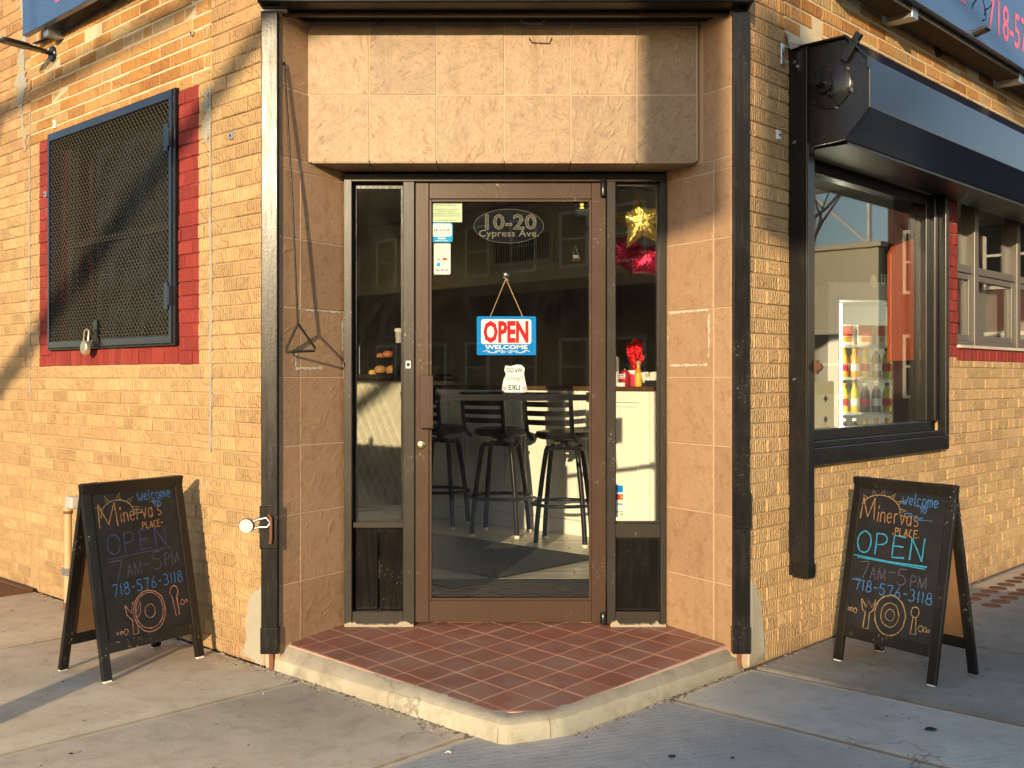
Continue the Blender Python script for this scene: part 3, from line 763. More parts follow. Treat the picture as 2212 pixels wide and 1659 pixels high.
# remains of removed notices: pale strips of old tape on the tiles
def tape(parent, fr, x0, x1, z0, z1):
    b = MB(); n = max(6, int((x1 - x0 + z1 - z0) / .012)); hor = x1 - x0 > z1 - z0; up, dn = [], []
    for i in range(n + 1):
        t = i / n
        if hor: up.append((x0 + (x1 - x0) * t, z1 + random.uniform(-.005, .003))); dn.append((x0 + (x1 - x0) * t, z0 + random.uniform(-.003, .005)))
        else: up.append((x0 + random.uniform(-.003, .005), z0 + (z1 - z0) * t)); dn.append((x1 + random.uniform(-.005, .003), z0 + (z1 - z0) * t))
    b.add([(x, -.0014, z) for x, z in dn] + [(x, -.0014, z) for x, z in up], [(i, i + 1, n + 2 + i, n + 1 + i) for i in range(n)])
    return b.build('tape_residue', 'sealant', parent, fr)
for p in ((.03, .30, 1.612, 1.622), (.02, .024, 1.40, 1.56), (.296, .308, 1.40, 1.60), (.04, .29, 1.362, 1.372)): tape(jr, MJR, *p)
for p in ((.17, .40, 1.616, 1.624), (.415, .43, 1.44, 1.58), (.10, .28, 1.345, 1.358), (.095, .105, 1.36, 1.42)): tape(jl, MJL, *p)
# pale mortar where tile meets the shop front
smear('plaster_edge', [(LJL - .004, .12), (LJL - .004, 1.3), (LJL - .004, 2.28)], .009, 'plaster', MJL @ T(0, .0, 0), jl, -.003, 70, .5)
smear('plaster_edge', [(.004, .12), (.004, 1.3), (.004, 2.28)], .005, 'plaster', MJR, jr, -.002, 60, .4)

# entry floor of red quarry tiles and its kerb
fpoly = [tuple(AB(1.50, .055).xy), tuple(AB(.215, .055).xy), tuple(AB(.062, .205).xy), tuple(AB(.062, 1.40).xy), (.742, YD + .04), (-.809, YD + .04)]
if sum(fpoly[i - 1][0] * fpoly[i][1] - fpoly[i][0] * fpoly[i - 1][1] for i in range(len(fpoly))) < 0: fpoly = fpoly[::-1]
efl = MB()
for q in ([(-9, -9), (9, -9), (9, 4.7), (-9, 4.7)], [(-9, 4.7), (9, 4.7), (9, 9), (-9, 9)]):
    p = clip_poly(fpoly, q); n = len(p)
    efl.add([(x, y, -.02) for x, y in p] + [(x, y, zfloor(y) - .0030) for x, y in p], [tuple(range(n, 2 * n))] + [(i, (i + 1) % n, n + (i + 1) % n, n + i) for i in range(n)])
efl = efl.build('entry_floor', 'grout_floor', bld)
TS = .1565; gx = Vector((math.cos(R(-47)), math.sin(R(-47)))); gy = Vector((math.cos(R(48.5)), math.sin(R(48.5)))); g0 = Vector((-.765, 4.915))
for i in range(-14, 15):
    for j in range(-14, 15):
        g = .0043 + random.uniform(-.0006, .001); c = g0 + gx * ((i + .5) * TS) + gy * ((j + .5) * TS * 1.02)
        q = [c + gx * (sx * (TS / 2 - g)) + gy * (sy * (TS * 1.02 / 2 - g)) for sx, sy in ((-1, -1), (1, -1), (1, 1), (-1, 1))]
        q = clip_poly([tuple(v) for v in q], offset_poly(fpoly, .004))
        if len(q) < 3 or area(q) < .0003: continue
        n = len(q); cx = sum(v[0] for v in q) / n; cy = sum(v[1] for v in q) / n; zc = zfloor(cy); dz = random.uniform(-.0008, .0008)
        try: ins = offset_poly(q, .002)
        except Exception: ins = q
        b = MB()
        b.add([(x - cx, y - cy, zfloor(y) - zc - .006) for x, y in q] + [(x - cx, y - cy, zfloor(y) - zc - .0012) for x, y in q] + [(x - cx, y - cy, zfloor(y) - zc + dz) for x, y in ins],
              [f for k in range(n) for f in ((k, (k + 1) % n, n + (k + 1) % n, n + k), (n + k, n + (k + 1) % n, 2 * n + (k + 1) % n, 2 * n + k))] + [tuple(range(2 * n, 3 * n))])
        b.build('floor_tile', 'quarry', efl, T(cx, cy, zc))
def sweep_kerb(path, name='step_kerb'):
    """rounded concrete edge; path in (a, b) is its outer foot"""
    prof = [(-.075, -.03), (-.075, -.002), (-.05, .000), (-.028, -.003), (-.013, -.010), (-.003, -.022), (.001, -.036), (.006, -.08), (.008, -.14)]
    P = [AB(*p) for p in path]; b = MB(); n = len(prof); m = len(P)
    for i, p in enumerate(P):
        t = (P[min(i + 1, m - 1)] - P[max(i - 1, 0)]).normalized(); out = Vector((-t.y, t.x, 0))
        if out.dot(p - AB(3, 3)) < 0: out = -out
        zt = zkerb(p.y)
        for d, z in prof:
            q = p + out * (d + random.gauss(0, .0011)); b.v.append((q.x, q.y, max(-.03, zt + z + (zfloor(p.y) + .002 - zt) * max(0.0, min(1.0, (-d - .010) / .055)) + random.gauss(0, .0010))))
    for i in range(m - 1):
        for k in range(n - 1): b.f.append([i * n + k, i * n + k + 1, (i + 1) * n + k + 1, (i + 1) * n + k]); b.m.append(1 if k < 5 else 0)
    b.f.append(list(range(n))); b.m.append(0); b.f.append(list(range((m - 1) * n + n - 1, (m - 1) * n - 1, -1))); b.m.append(0)
    o = b.build(name, ['kerb_stone', 'kerb_top'], bld, smooth=50)
    bm = bmesh.new(); bm.from_mesh(o.data); bmesh.ops.recalc_face_normals(bm, faces=bm.faces); bm.to_mesh(o.data); bm.free()
    return o
lin = lambda p, q, n: [(p[0] + (q[0] - p[0]) * i / n, p[1] + (q[1] - p[1]) * i / n) for i in range(n + 1)]
sweep_kerb(lin((1.60, .004), (.142, .004), 44))
sweep_kerb([(.1385, .004), (.122, .007), (.108, .017), (.098, .034), (.072, .090), (.050, .137), (.038, .165)])
sweep_kerb([(.0365, .168), (.029, .187), (.023, .205), (.020, .225)] + lin((.02, .25), (.02, 1.46), 38))
MB().prismxy(abp([(1.58, .03), (.25, .03), (.05, .25), (.05, 1.44), (.5, 1.44), (1.44, .5)])[::-1], -.02, .05).build('step_core', 'kerb_stone', bld)

# ------------------------------------------------------------------ rolling gate at the doorway (rolled up)
gate = thing('rolling_gate', 'black rolled-up security gate framing the corner doorway', 'security gate', T(0, 4.72, .08))
for x0, x1, nm in ((-1.113, -1.039, 'l'), (.981, 1.055, 'r')):
    b = MB()
    b.box(x0, x1, 4.690, 4.706, .084, 2.93); b.box(x0, x0 + .012, 4.706, 4.765, .084, 2.93); b.box(x1 - .012, x1, 4.706, 4.765, .084, 2.93); b.box(x0 + .012, x1 - .012, 4.745, 4.757, .084, 2.93)
    b.box(x0 - .003, x1 + .003, 4.686, 4.768, .082, .20)
    b.build('guide_rail', 'black_paint', gate, bevel=.004)
MB().box(-1.112, 1.056, 4.615, 4.878, 2.945, 3.40).build('housing', 'panel_black', gate, bevel=.006)
MB().box(-1.03, .975, 4.735, 4.765, 2.928, 2.944).build('bottom_bar', 'bronze', gate, bevel=.004)
MB().tube([(.04, 4.735, 2.905), (.05, 4.72, 2.888), (.13, 4.72, 2.884), (.145, 4.735, 2.905)], .004, 6).build('pull_handle', 'black_metal', gate)
MB().box(-1.118, -1.00, 4.700, 4.735, 2.936, 2.944).build('stop_bracket', 'zinc', gate)
b = MB(); b.box(.976, 1.06, 4.678, 4.69, .64, .80).box(.99, 1.045, 4.672, 4.679, .66, .78); b.build('lock_plate', 'black_paint', gate, bevel=.004)
b = MB(); b.box(-1.117, -1.035, 4.678, 4.69, .55, .74); b.build('lock_plate', 'black_paint', gate, bevel=.004)
for x0, zz in ((-1.075, .04), (1.018, .055)): MB().box(x0 - .012, x0 + .008, 4.73, 4.742, .0, .084).build('floor_pin', 'rust', gate, bevel=.002)
# padlock hanging on the left rail
pl = thing('padlock', 'silver round padlock hooked on the black gate rail beside the orange brick', 'padlock', T(-1.12, 4.64, .655))
MB().lathe([(.0, -.016), (.030, -.016), (.033, -.012), (.033, .012), (.030, .016), (.0, .016)], (-1.168, 4.662, .655), 20, ax='y').build('body', 'steel', pl, smooth=40)
MB().tube([(-1.145, 4.668, .672), (-1.115, 4.666, .683), (-1.082, 4.664, .690), (-1.064, 4.664, .668), (-1.078, 4.664, .648), (-1.115, 4.664, .648), (-1.146, 4.666, .640)], .0065, 8).build('shackle', 'steel', pl, smooth=60)
MB().tube([(-1.075, 4.672, .70), (-1.062, 4.662, .69), (-1.062, 4.664, .60), (-1.066, 4.668, .575)], .007, 8).build('hook', 'rust', pl, smooth=60)
# pull rod leaning in the left jamb
rod = thing('gate_pull_hook', 'long thin black rod with a triangular wire handle hanging in the left jamb', 'pull rod', T(-1.0, 4.74, 1.4))
p0, p1 = Vector((-1.018, 4.738, 2.70)), Vector((-.958, 4.735, 1.55))
MB().tube([p0 + Vector((-.02, .01, .0)), p0 + Vector((0, 0, .02)), p0, p0.lerp(p1, .5) + Vector((.004, 0, 0)), p1], .0042, 8).build('rod', 'black_paint', rod, smooth=60)
MB().tube([p1, p1 + Vector((-.052, -.004, -.115)), p1 + Vector((-.048, -.006, -.128)), p1 + Vector((.07, .02, -.122)), p1 + Vector((.074, .02, -.110)), p1], .0055, 8).build('handle', 'black_paint', rod, smooth=60)

# ------------------------------------------------------------------ shop front: frame, sidelights, door
sf = MB()
sf.box(-.806, -.767, 5.065, 5.17, .13, 2.284).box(-.806, .738, 5.066, 5.17, 2.247, 2.2845).box(-.522, -.467, 5.064, 5.17, .127, 2.247).box(.455, .496, 5.064, 5.17, .127, 2.247).box(.711, .738, 5.065, 5.17, .13, 2.247)
sf.box(-.767, -.522, 5.075, 5.17, .122, .185).box(.496, .711, 5.075, 5.17, .122, .185).box(.496, .711, 5.070, 5.17, .540, .607)
sf.box(-.767, -.522, 5.085, 5.17, .585, .612)
sf = sf.build('shop_front_frame', 'frame_grey', bld, bevel=.003)
MB().box(-.83, .76, 5.17, 5.34, 2.284, 2.36).build('head_closer', 'dark', sf)
b = MB(); b.box(-.765, -.649, 5.120, 5.16, .186, .584).box(-.641, -.524, 5.120, 5.16, .186, .584); b.build('kick_panel', 'tar_panel', sf, bevel=.004)
MB().box(.498, .709, 5.105, 5.16, .186, .539).build('kick_panel', 'panel_black', sf, bevel=.004)
b = MB()
for x0, x1, z0, z1 in ((.498, .505, .19, .535), (.702, .709, .19, .535), (.505, .702, .19, .197), (.505, .702, .528, .535)): b.box(x0, x1, 5.096, 5.105, z0, z1)
b.build('panel_bead', 'black_metal', sf)
MB().box(-.767, -.522, 5.139, 5.145, .612, 2.247).build('pane', 'glass_dirty', sf)
MB().box(.496, .711, 5.124, 5.130, .607, 2.247).build('pane', 'glass_clean', sf)
b = MB()
for x0, x1, z0, z1 in ((-.767, -.752, .612, 2.247), (-.537, -.522, .612, 2.247), (-.752, -.537, 2.222, 2.247)): b.box(x0, x1, 5.118, 5.138, z0, z1)
b.build('glazing_bead', 'black_paint', sf)
b = MB()
for x0, x1, z0, z1 in ((.496, .502, .607, 2.247), (.699, .711, .607, 2.247), (.502, .699, 2.232, 2.247), (.502, .699, .607, .615)): b.box(x0, x1, 5.106, 5.123, z0, z1)
b.build('glazing_bead', 'frame_grey', sf)
MB().box(-.508, -.484, 5.058, 5.064, 1.352, 1.388).build('strike_plate', 'white', sf, bevel=.002)
MB().lathe([(.0, -.004), (.007, -.004), (.009, 0), (0, 0)], (-.496, 5.058, 1.37), 12, ax='y').build('keyhole', 'dark', sf)
# crumbling plaster along the foot of the frame
for (x0, x1) in ((-.80, -.47), (.47, .735)):
    b = MB(); n = 26; tp = []
    for i in range(n + 1):
        xx = x0 + (x1 - x0) * i / n; tp.append((xx, .129 + random.uniform(-.003, .004) + (.016 * random.random() if i in (1, 2, 3, 4, 21, 22, 23, 24) else 0)))
    b.prismxz([(x0, .10)] + [(x1, .10)] + tp[::-1], 5.050, 5.075).build('plaster_foot', 'plaster', sf)

door = thing('door', None, None, T(-.46, 5.1, .13), parent=bld)
DY0, DY1 = 5.076, 5.122
b = MB(); b.box(-.464, -.398, DY0, DY1, .133, 2.243); b.build('stile', 'bronze', door, bevel=.004)
b = MB(); b.box(.382, .451, DY0, DY1, .133, 2.243); b.build('stile', 'bronze', door, bevel=.004)
MB().box(-.398, .382, DY0 + .001, DY1 - .001, 2.165, 2.242).build('top_rail', 'bronze', door, bevel=.004)
MB().box(-.398, .382, DY0 + .001, DY1 - .001, .134, .236).build('bottom_rail', 'bronze', door, bevel=.004)
b = MB()
for x0, x1, z0, z1 in ((-.398, -.386, .236, 2.165), (.370, .382, .236, 2.165), (-.386, .370, 2.153, 2.165), (-.386, .370, .236, .248)): b.box(x0, x1, DY0 + .009, DY0 + .020, z0, z1)
b.build('glazing_bead', 'bronze', door, bevel=.002)
MB().box(-.398, .382, 5.1005, 5.1065, .236, 2.165).build('pane', 'glass', door)
b = MB(); b.box(-.441, -.375, DY0 - .036, DY0 - .030, 1.066, 1.318).box(-.437, -.421, DY0 - .030, DY0, 1.07, 1.314).box(-.389, -.376, DY0 - .040, DY0 - .030, 1.068, 1.316)
b.build('pull_handle', 'bronze', door, bevel=.003)
b = MB(); b.lathe([(.0, -.010), (.016, -.010), (.021, -.006), (.0225, 0), (0, 0)], (-.436, DY0, .987), 20, ax='y').box(-.4385, -.4335, DY0 - .0108, DY0 - .010, .981, .993)
b.build('lock_cylinder', 'brass', door, smooth=40)
b = MB(); b.box(-.374, .372, 5.150, 5.175, 1.196, 1.226).box(-.386, -.366, 5.108, 5.18, 1.186, 1.262).box(.362, .382, 5.108, 5.18, 1.190, 1.236).box(-.374, .372, 5.146, 5.150, 1.204, 1.209).box(-.374, .372, 5.146, 5.150, 1.214, 1.219)
b.build('push_bar', 'black_metal', door, bevel=.002)
for z0, z1 in ((2.175, 2.262), (.128, .185)):
    MB().lathe([(0, z0), (.014, z0), (.015, z0 + .006), (.015, z1 - .004), (.012, z1), (0, z1)], (.436, DY0 - .016, 0), 14).build('pivot', 'black_metal', door, smooth=40)

# ------------------------------------------------------------------ left window behind expanded-metal mesh
wx0, wx1, wz0, wz1 = WIN_L
wl_w = thing('guarded_window', None, None, ML @ T((wx0 + wx1) / 2, 0, wz0), parent=bld)
b = MB(); fw = .045
for x0, x1, z0, z1 in ((wx0 + .004, wx1 - .03, wz1 - fw - .004, wz1 - .004), (wx0 + .004, wx1 - .03, wz0 + .012, wz0 + fw + .006), (wx0 + .004, wx0 + .03, wz0 + fw, wz1 - fw), (wx1 - .058, wx1 - .03, wz0 + fw, wz1 - fw)): b.box(x0, x1, -.024, .006, z0, z1)
b.build('guard_frame', 'sky_tinted_black', wl_w, ML, bevel=.003)
b = MB()
for x0, x1, z0, z1 in ((wx0 - .0, wx1, wz0, wz0 + .012), (wx1 - .028, wx1, wz0 + .012, wz1), (wx0, wx1 - .028, wz1 - .0035, wz1)): b.box(x0, x1, -.018, .05, z0, z1)
b.build('subframe', 'black_paint', wl_w, ML, bevel=.002)
b = MB(); lw, sw = .0355, .0185; x0, x1, z0, z1 = wx0 + .028, wx1 - .056, wz0 + .05, wz1 - .048
nx, nz = int((x1 - x0) / lw) + 1, int((z1 - z0) / sw) + 1
for j in range(nz + 1):
    zc = z0 + j * sw
    for i in range(nx):
        for s in (0, 1):                       # a zig-zag strand made of tilted flat bars
            xa = x0 + (i + .5 * s) * lw; xb = xa + lw / 2; up = (s + j) % 2 == 0
            za, zb = (zc - sw / 2, zc + sw / 2) if up else (zc + sw / 2, zc - sw / 2)
            if xb > x1 + .004: continue
            b.add([(xa, -.016, za - .0019), (xb, -.016, zb - .0019), (xb, -.0085, zb + .0019), (xa, -.0085, za + .0019), (xa, -.0145, za - .0027), (xb, -.0145, zb - .0027), (xb, -.007, zb + .0011), (xa, -.007, za + .0011)],
                  [(0, 1, 2, 3), (7, 6, 5, 4), (0, 4, 5, 1), (3, 2, 6, 7)])
mesh_o = b.build('wire_mesh', 'mesh_metal', wl_w, ML); mesh_o['kind'] = 'stuff'
for zz, c in ((2.52, .0), (1.72, .0)):
    q = MB(); q.box(wx1 - .098, wx1 - .056, -.030, -.022, zz - .07, zz + .07).lathe([(0, -.05), (.010, -.05), (.010, .05), (0, .05)], (wx1 - .045, -.030, zz), 10)
    q.build('hinge', 'sky_tinted_black', wl_w, ML, bevel=.003)
q = MB(); q.box(-3.245, -3.195, -.034, -.022, 1.50, 1.63); q.box(-3.26, -3.18, -.032, -.02, 1.49, 1.53); q.build('hasp', 'black_metal', wl_w, ML, bevel=.003)
b = MB()
for x0, x1, z0, z1 in ((wx0, wx0 + .05, wz0, wz1), (wx1 - .05, wx1, wz0, wz1), (wx0 + .05, wx1 - .05, wz0, wz0 + .05), (wx0 + .05, wx1 - .05, wz1 - .05, wz1), (wx0 + .05, wx1 - .05, 2.09, 2.13)): b.box(x0, x1, .10, .15, z0, z1)
b.build('sash', 'old_alu', wl_w, ML, bevel=.004)
MB().box(wx0 + .05, wx1 - .05, .122, .127, wz0 + .05, wz1 - .05).build('pane', 'glass', wl_w, ML)
lk = thing('padlock', 'scuffed pale brass padlock hanging from the hasp of the mesh window guard', 'padlock', ML @ T(-3.24, -.05, 1.45))
MB().lathe([(0, -.015), (.034, -.015), (.040, -.010), (.040, .010), (.034, .015), (0, .015)], (-3.275, -.062, 1.475), 22, ax='y').build('body', 'lock_body', lk, ML, smooth=40)
MB().tube([(-3.295, -.062, 1.51), (-3.285, -.062, 1.565), (-3.262, -.060, 1.578), (-3.240, -.058, 1.568), (-3.246, -.060, 1.51)], .006, 8).build('shackle', 'lock_body', lk, ML, smooth=60)

# ------------------------------------------------------------------ right display window
x0, x1, z0, z1 = WIN_R1
dw = thing('display_window', None, None, MR @ T((x0 + x1) / 2, 0, z0), parent=bld)
b = MB()
b.box(x0 - .02, x1 + .0, -.045, .0, z0 + .0, z0 + .085).box(x1 - .05, x1 + .0, -.045, .0, z0 + .085, z1).box(x0 - .02, x0 + .04, -.045, .0, z0 + .085, z1).box(x0 + .04, x1 - .05, -.02, .03, z0 + .085, z0 + .115)
b.build('frame', 'black_metal', dw, MR, bevel=.004)
b = MB()
b.box(x0 + .04, x1 - .05, .02, .10, z0 + .115, z0 + .17).box(x1 - .10, x1 - .05, .0, .10, z0 + .17, z1).box(x0 + .04, x0 + .09, .0, .10, z0 + .17, z1).box(x1 - .155, x1 - .10, .03, .10, z0 + .17, z1).box(x0 + .09, x1 - .155, .03, .10, z1 - .07, z1)
b.box(x1 - .06, x1 - .002, .102, .275, z0 + .13, z1).box(x0 + .002, x0 + .06, .102, .275, z0 + .13, z1)
b.build('inner_frame', 'black_metal', dw, MR, bevel=.004)
MB().box(x0 + .09, x1 - .155, .064, .072, z0 + .17, z1 - .07).build('pane', 'glass_clean', dw, MR)
MB().box(x0 + .05, x1 - .05, .105, .32, z0 + .10, z0 + .13).build('sill', 'black_metal', dw, MR, bevel=.004)
# second window group
x0, x1, z0, z1 = WIN_R2
sw_ = thing('sash_window', None, None, MR @ T(4.6, 0, z0), parent=bld)
b = MB(); mull = (4.36, 5.17, 5.98, 6.79)
for m_ in mull: b.box(m_ - .035, m_ + .035, .03, .12, z0, z1)
b.box(x0, x0 + .02, .04, .12, z0, z1).box(x0, x1, .035, .12, z0, z0 + .028).box(x0, x1, .045, .12, 1.98, 2.03)
b.build('frame', 'old_alu', sw_, MR, bevel=.004)
cols = [(x0 + .02, 4.325), (4.395, 5.135), (5.205, 5.945), (6.015, 6.755)]
for i, (c0, c1) in enumerate(cols):
    b = MB()
    for p in ((c0, c0 + .035, z0 + .03, 1.978), (c1 - .035, c1, z0 + .03, 1.978), (c0 + .035, c1 - .035, z0 + .03, z0 + .07), (c0 + .035, c1 - .035, 1.94, 1.978)): b.box(p[0], p[1], .055, .095, p[2], p[3])
    b.build('sash', 'old_alu', sw_, MR, bevel=.003)
    MB().box(c0 + .035, c1 - .035, .073, .078, z0 + .07, 1.94).build('pane', 'glass', sw_, MR)
    MB().box(c0, c1, .083, .088, 2.03, z1).build('pane', 'glass', sw_, MR)
    if i < 2: MB().box(c0 + .02, c1 - .02, .16, .165, z0 + .05, 1.93 if i else 1.9).build('blind', 'white' if i == 0 else 'wood_grey', sw_, MR)
MB().box(x0 - .002, x1, -.018, .12, z0 - .022, z0 - .002).build('sill', 'sidewalk_edge', sw_, MR, bevel=.004)

# ------------------------------------------------------------------ roller shutter over the right windows
sh = thing('roller_shutter', 'black roller shutter box above the right window with its guide rail and shaft end', 'roller shutter', MR @ T(1.9, -.1, .36))
PR = [(0, 2.866), (-.287, 2.866), (-.392, 2.749), (-.392, 2.529), (-.270, 2.402), (-.012, 2.402), (0, 2.41)]
SX0, SX1 = 1.858, 6.9
b = MB().prismyz(PR[::-1], SX0 + .012, SX1); b.build('housing', 'sky_tinted_black', sh, MR, bevel=.003)
b = MB().prismyz([(0.0, 2.36)] + [(-.11, 2.36), (-.12, 2.39), (-.273, 2.399), (-.395, 2.527), (-.395, 2.751), (-.288, 2.869), (0, 2.869)], SX0 - .004, SX0 + .012)
b.build('end_plate', 'black_metal', sh, MR, bevel=.002)
b = MB().prismyz([(.0, 2.869), (-.289, 2.870), (-.396, 2.752), (-.396, 2.70), (-.392, 2.70), (-.392, 2.746), (-.287, 2.862), (.0, 2.862)], SX0 - .03, SX0 - .004); b.build('plate_flange', 'black_metal', sh, MR)
cy, cz = -.207, 2.655
b = MB().lathe([(0, SX0 - .016), (.098, SX0 - .016), (.104, SX0 - .011), (.104, SX0 - .004), (0, SX0 - .004)], (0, cy, cz), 36, ax='x')
for k in range(6): a = R(60 * k + 20); b.box(SX0 - .018, SX0 - .004, cy + .098 * math.cos(a) - .009, cy + .098 * math.cos(a) + .009, cz + .098 * math.sin(a) - .009, cz + .098 * math.sin(a) + .009)
b.build('bearing_disc', 'black_metal', sh, MR, smooth=40)
b = MB().lathe([(0, SX0 - .045), (.036, SX0 - .045), (.040, SX0 - .040), (.040, SX0 - .014), (0, SX0 - .014)], (0, cy + .02, cz + .005), 20, ax='x').lathe([(0, SX0 - .10), (.020, SX0 - .10), (.022, SX0 - .097), (.022, SX0 - .04), (0, SX0 - .04)], (0, cy + .028, cz + .01), 16, ax='x')
b.tube([(SX0 - .034, cy + .0, cz - .035), (SX0 - .034, cy - .025, cz - .052)], .006, 6)
b.build('shaft_end', 'black_metal', sh, MR, smooth=40)
q = MB().box(SX0 - .028, SX0 - .004, -.02, .02, 0, .10).box(SX0 - .032, SX0 - .004, -.016, .016, .09, .135); q.tf(T(0, cy - .07, cz + .10) @ RX(R(35)))
q.build('latch_bracket', 'black_metal', sh, MR, bevel=.003)
b = MB(); b.box(1.838, 1.842, -.095, 0, .372, 2.86).box(1.842, 1.905, -.100, -.085, .372, 2.41).box(1.842, 1.90, -.085, .0, .378, 2.36).box(1.905, 1.935, -.060, .0, .372, 2.36)
b.build('guide_rail', 'black_metal', sh, MR, bevel=.002)
MB().box(1.834, 1.91, -.104, -.02, .366, .43).build('rail_foot', 'black_paint', sh, MR, bevel=.003)
for zz in (2.80, 2.775, 2.42, 1.30): MB().lathe([(0, 1.832), (.006, 1.832), (.010, 1.838), (0, 1.838)], (0, -.03 - .018 * (zz == 2.775), zz), 10, ax='x').build('bolt', 'steel', sh, MR)
b = MB(); b.lathe([(0, 1.90), (.020, 1.90), (.020, 1.925), (0, 1.925)], (0, -.115, 1.358), 14, ax='x').box(1.898, 1.93, -.112, -.09, 1.325, 1.39); b.build('latch', 'rust_iron', sh, MR, bevel=.002)
MB().box(1.91, SX1, -.262, -.012, 2.388, 2.4015).build('shutter_slat', 'black_wood', sh, MR)
MB().box(1.90, 2.02, -.10, -.075, 2.40, 2.43).build('slat_end', 'steel', sh, MR)
MB().add([(1.80, -.004, 2.955), (1.80, -.03, 2.85), (1.845, -.085, 2.872), (1.845, -.004, 2.90)], [(0, 1, 2, 3)]).build('flashing', 'zinc', sh, MR)
# ------------------------------------------------------------------ the room behind the glass (axes along the two street walls)
def abf(a, b, z=0): return frame(AB(a, b, z), -TL)      # x to the right as seen by someone looking away from the left street
ZF = .125
rp = abp([(.26, 1.55), (.26, 8.0), (7.5, 8.0), (7.5, .26), (1.7, .26), (.86, .86)])
if sum(rp[i - 1][0] * rp[i][1] - rp[i][0] * rp[i - 1][1] for i in range(len(rp))) < 0: rp = rp[::-1]
flo = MB().prismxy([tuple(AB(*q).xy) for q in ((1.76, .363), (.27, 1.77), (.27, 7.9), (7.4, 7.9), (7.4, .363))][::-1], -.05, ZF - .006).build('shop_floor', 'grout', bld)
for r_ in range(26):
    y0 = 5.17 + r_ * .152
    for c_ in range(6):
        x0 = -2.9 + c_ * 1.22 + (r_ * .41) % 1.22
        cs = [Vector((x0 + dx_, y0 + dy_, 0)) - CO for dx_ in (0, 1.22) for dy_ in (0, .152)]
        if min(min(c.dot(TL), c.dot(TR)) for c in cs) < .27: continue
        MB().box(-.6075, .6075, -.0745, .0745, -.006, 0).build('plank', 'floor_plank', flo, T(x0 + .61, y0 + .076, ZF + random.uniform(-.0004, .0004)))
b = MB()
b.box(-8.2, -7.45, 0, 8.2, 0, 3.2); b.box(-8.2, 0, 8.0, 8.3, 0, 3.2)
b.build('shop_wall', 'room_wall', bld, ML)
MB().prismxy([tuple(AB(*p).xy) for p in ((.1, 8.2), (8.0, 8.2), (8.0, .1), (2.1, .1), (.1, 2.0))][::-1], 2.80, 2.9).build('shop_ceiling', 'ceiling_white', bld)
# air duct boxed in above the counter, with its two grilles
dk = thing('air_duct', 'beige boxed air duct with louvred grilles seen through the upper door glass', 'air duct', abf(4, 4.2, 2.05))
FD = frame(AB(0, 3.9), -TL)
MB().box(-6.3, -2.45, 0, .8, 2.12, 2.79).build('duct_box', 'duct', dk, FD, bevel=.01)
for gx0, gx1, gz0, gz1 in ((-3.95, -3.30, 2.30, 2.52), (-4.95, -4.62, 2.26, 2.50)):
    g = MB(); t = .03
    for p in ((gx0 - t, gx1 + t, gz0 - t, gz0), (gx0 - t, gx1 + t, gz1, gz1 + t), (gx0 - t, gx0, gz0, gz1), (gx1, gx1 + t, gz0, gz1)): g.box(p[0], p[1], -.018, -.001, p[2], p[3])
    n = int((gx1 - gx0) / .028)
    for i in range(n): xx = gx0 + (i + .5) * (gx1 - gx0) / n; g.box(xx - .003, xx + .003, -.016, -.006, gz0, gz1)
    g = g.build('grille', 'cream', dk, FD); MB().box(gx0, gx1, -.004, -.0005, gz0, gz1).build('grille_back', 'dark', g, FD)
sp = thing('wall_disc', 'round dark brown disc on the wall behind the door glass', 'wall disc', FD @ T(-2.9, -.02, 2.5))
MB().lathe([(0, -.03), (.13, -.03), (.15, -.015), (.15, -.001), (0, -.001)], (-2.78, 0, 2.56), 30, ax='y').build('face', 'brown_top', sp, FD, smooth=40)

# counter
cn = thing('shop_counter', 'long cream panelled counter with a dark brown top inside the shop', 'counter', abf(3, 3.6, ZF))
FC = frame(AB(0, 3.385), -TL)
CX0, CX1, CT = -4.55, -1.25, 1.245
MB().box(CX0, CX1, .03, .55, ZF + .0, CT - .03).build('carcass', 'white_paint', cn, FC)
MB().box(CX0 - .0, CX1 + .03, -.02, .60, CT - .028, CT).build('counter_top', 'brown_top', cn, FC, bevel=.006)
MB().box(CX0, CX1, .004, .028, ZF, ZF + .11).build('baseboard', 'white_paint', cn, FC, bevel=.004)
pw = .66
for i in range(5):
    a0 = CX1 - .03 - (i + 1) * pw; a1 = a0 + pw
    b = MB(); z0, z1 = ZF + .115, CT - .035
    for p in ((a0 + .004, a0 + .085, z0, z1), (a1 - .085, a1 - .004, z0, z1), (a0 + .085, a1 - .085, z0, z0 + .08), (a0 + .085, a1 - .085, z1 - .08, z1)): b.box(p[0], p[1], .010, .029, p[2], p[3])
    for p in ((a0 + .105, a0 + .118, z0 + .10, z1 - .10), (a1 - .118, a1 - .105, z0 + .10, z1 - .10), (a0 + .118, a1 - .118, z0 + .10, z0 + .113), (a0 + .118, a1 - .118, z1 - .113, z1 - .10)): b.box(p[0], p[1], .018, .029, p[2], p[3])
    b.build('front_panel', 'white_paint', cn, FC, bevel=.003)
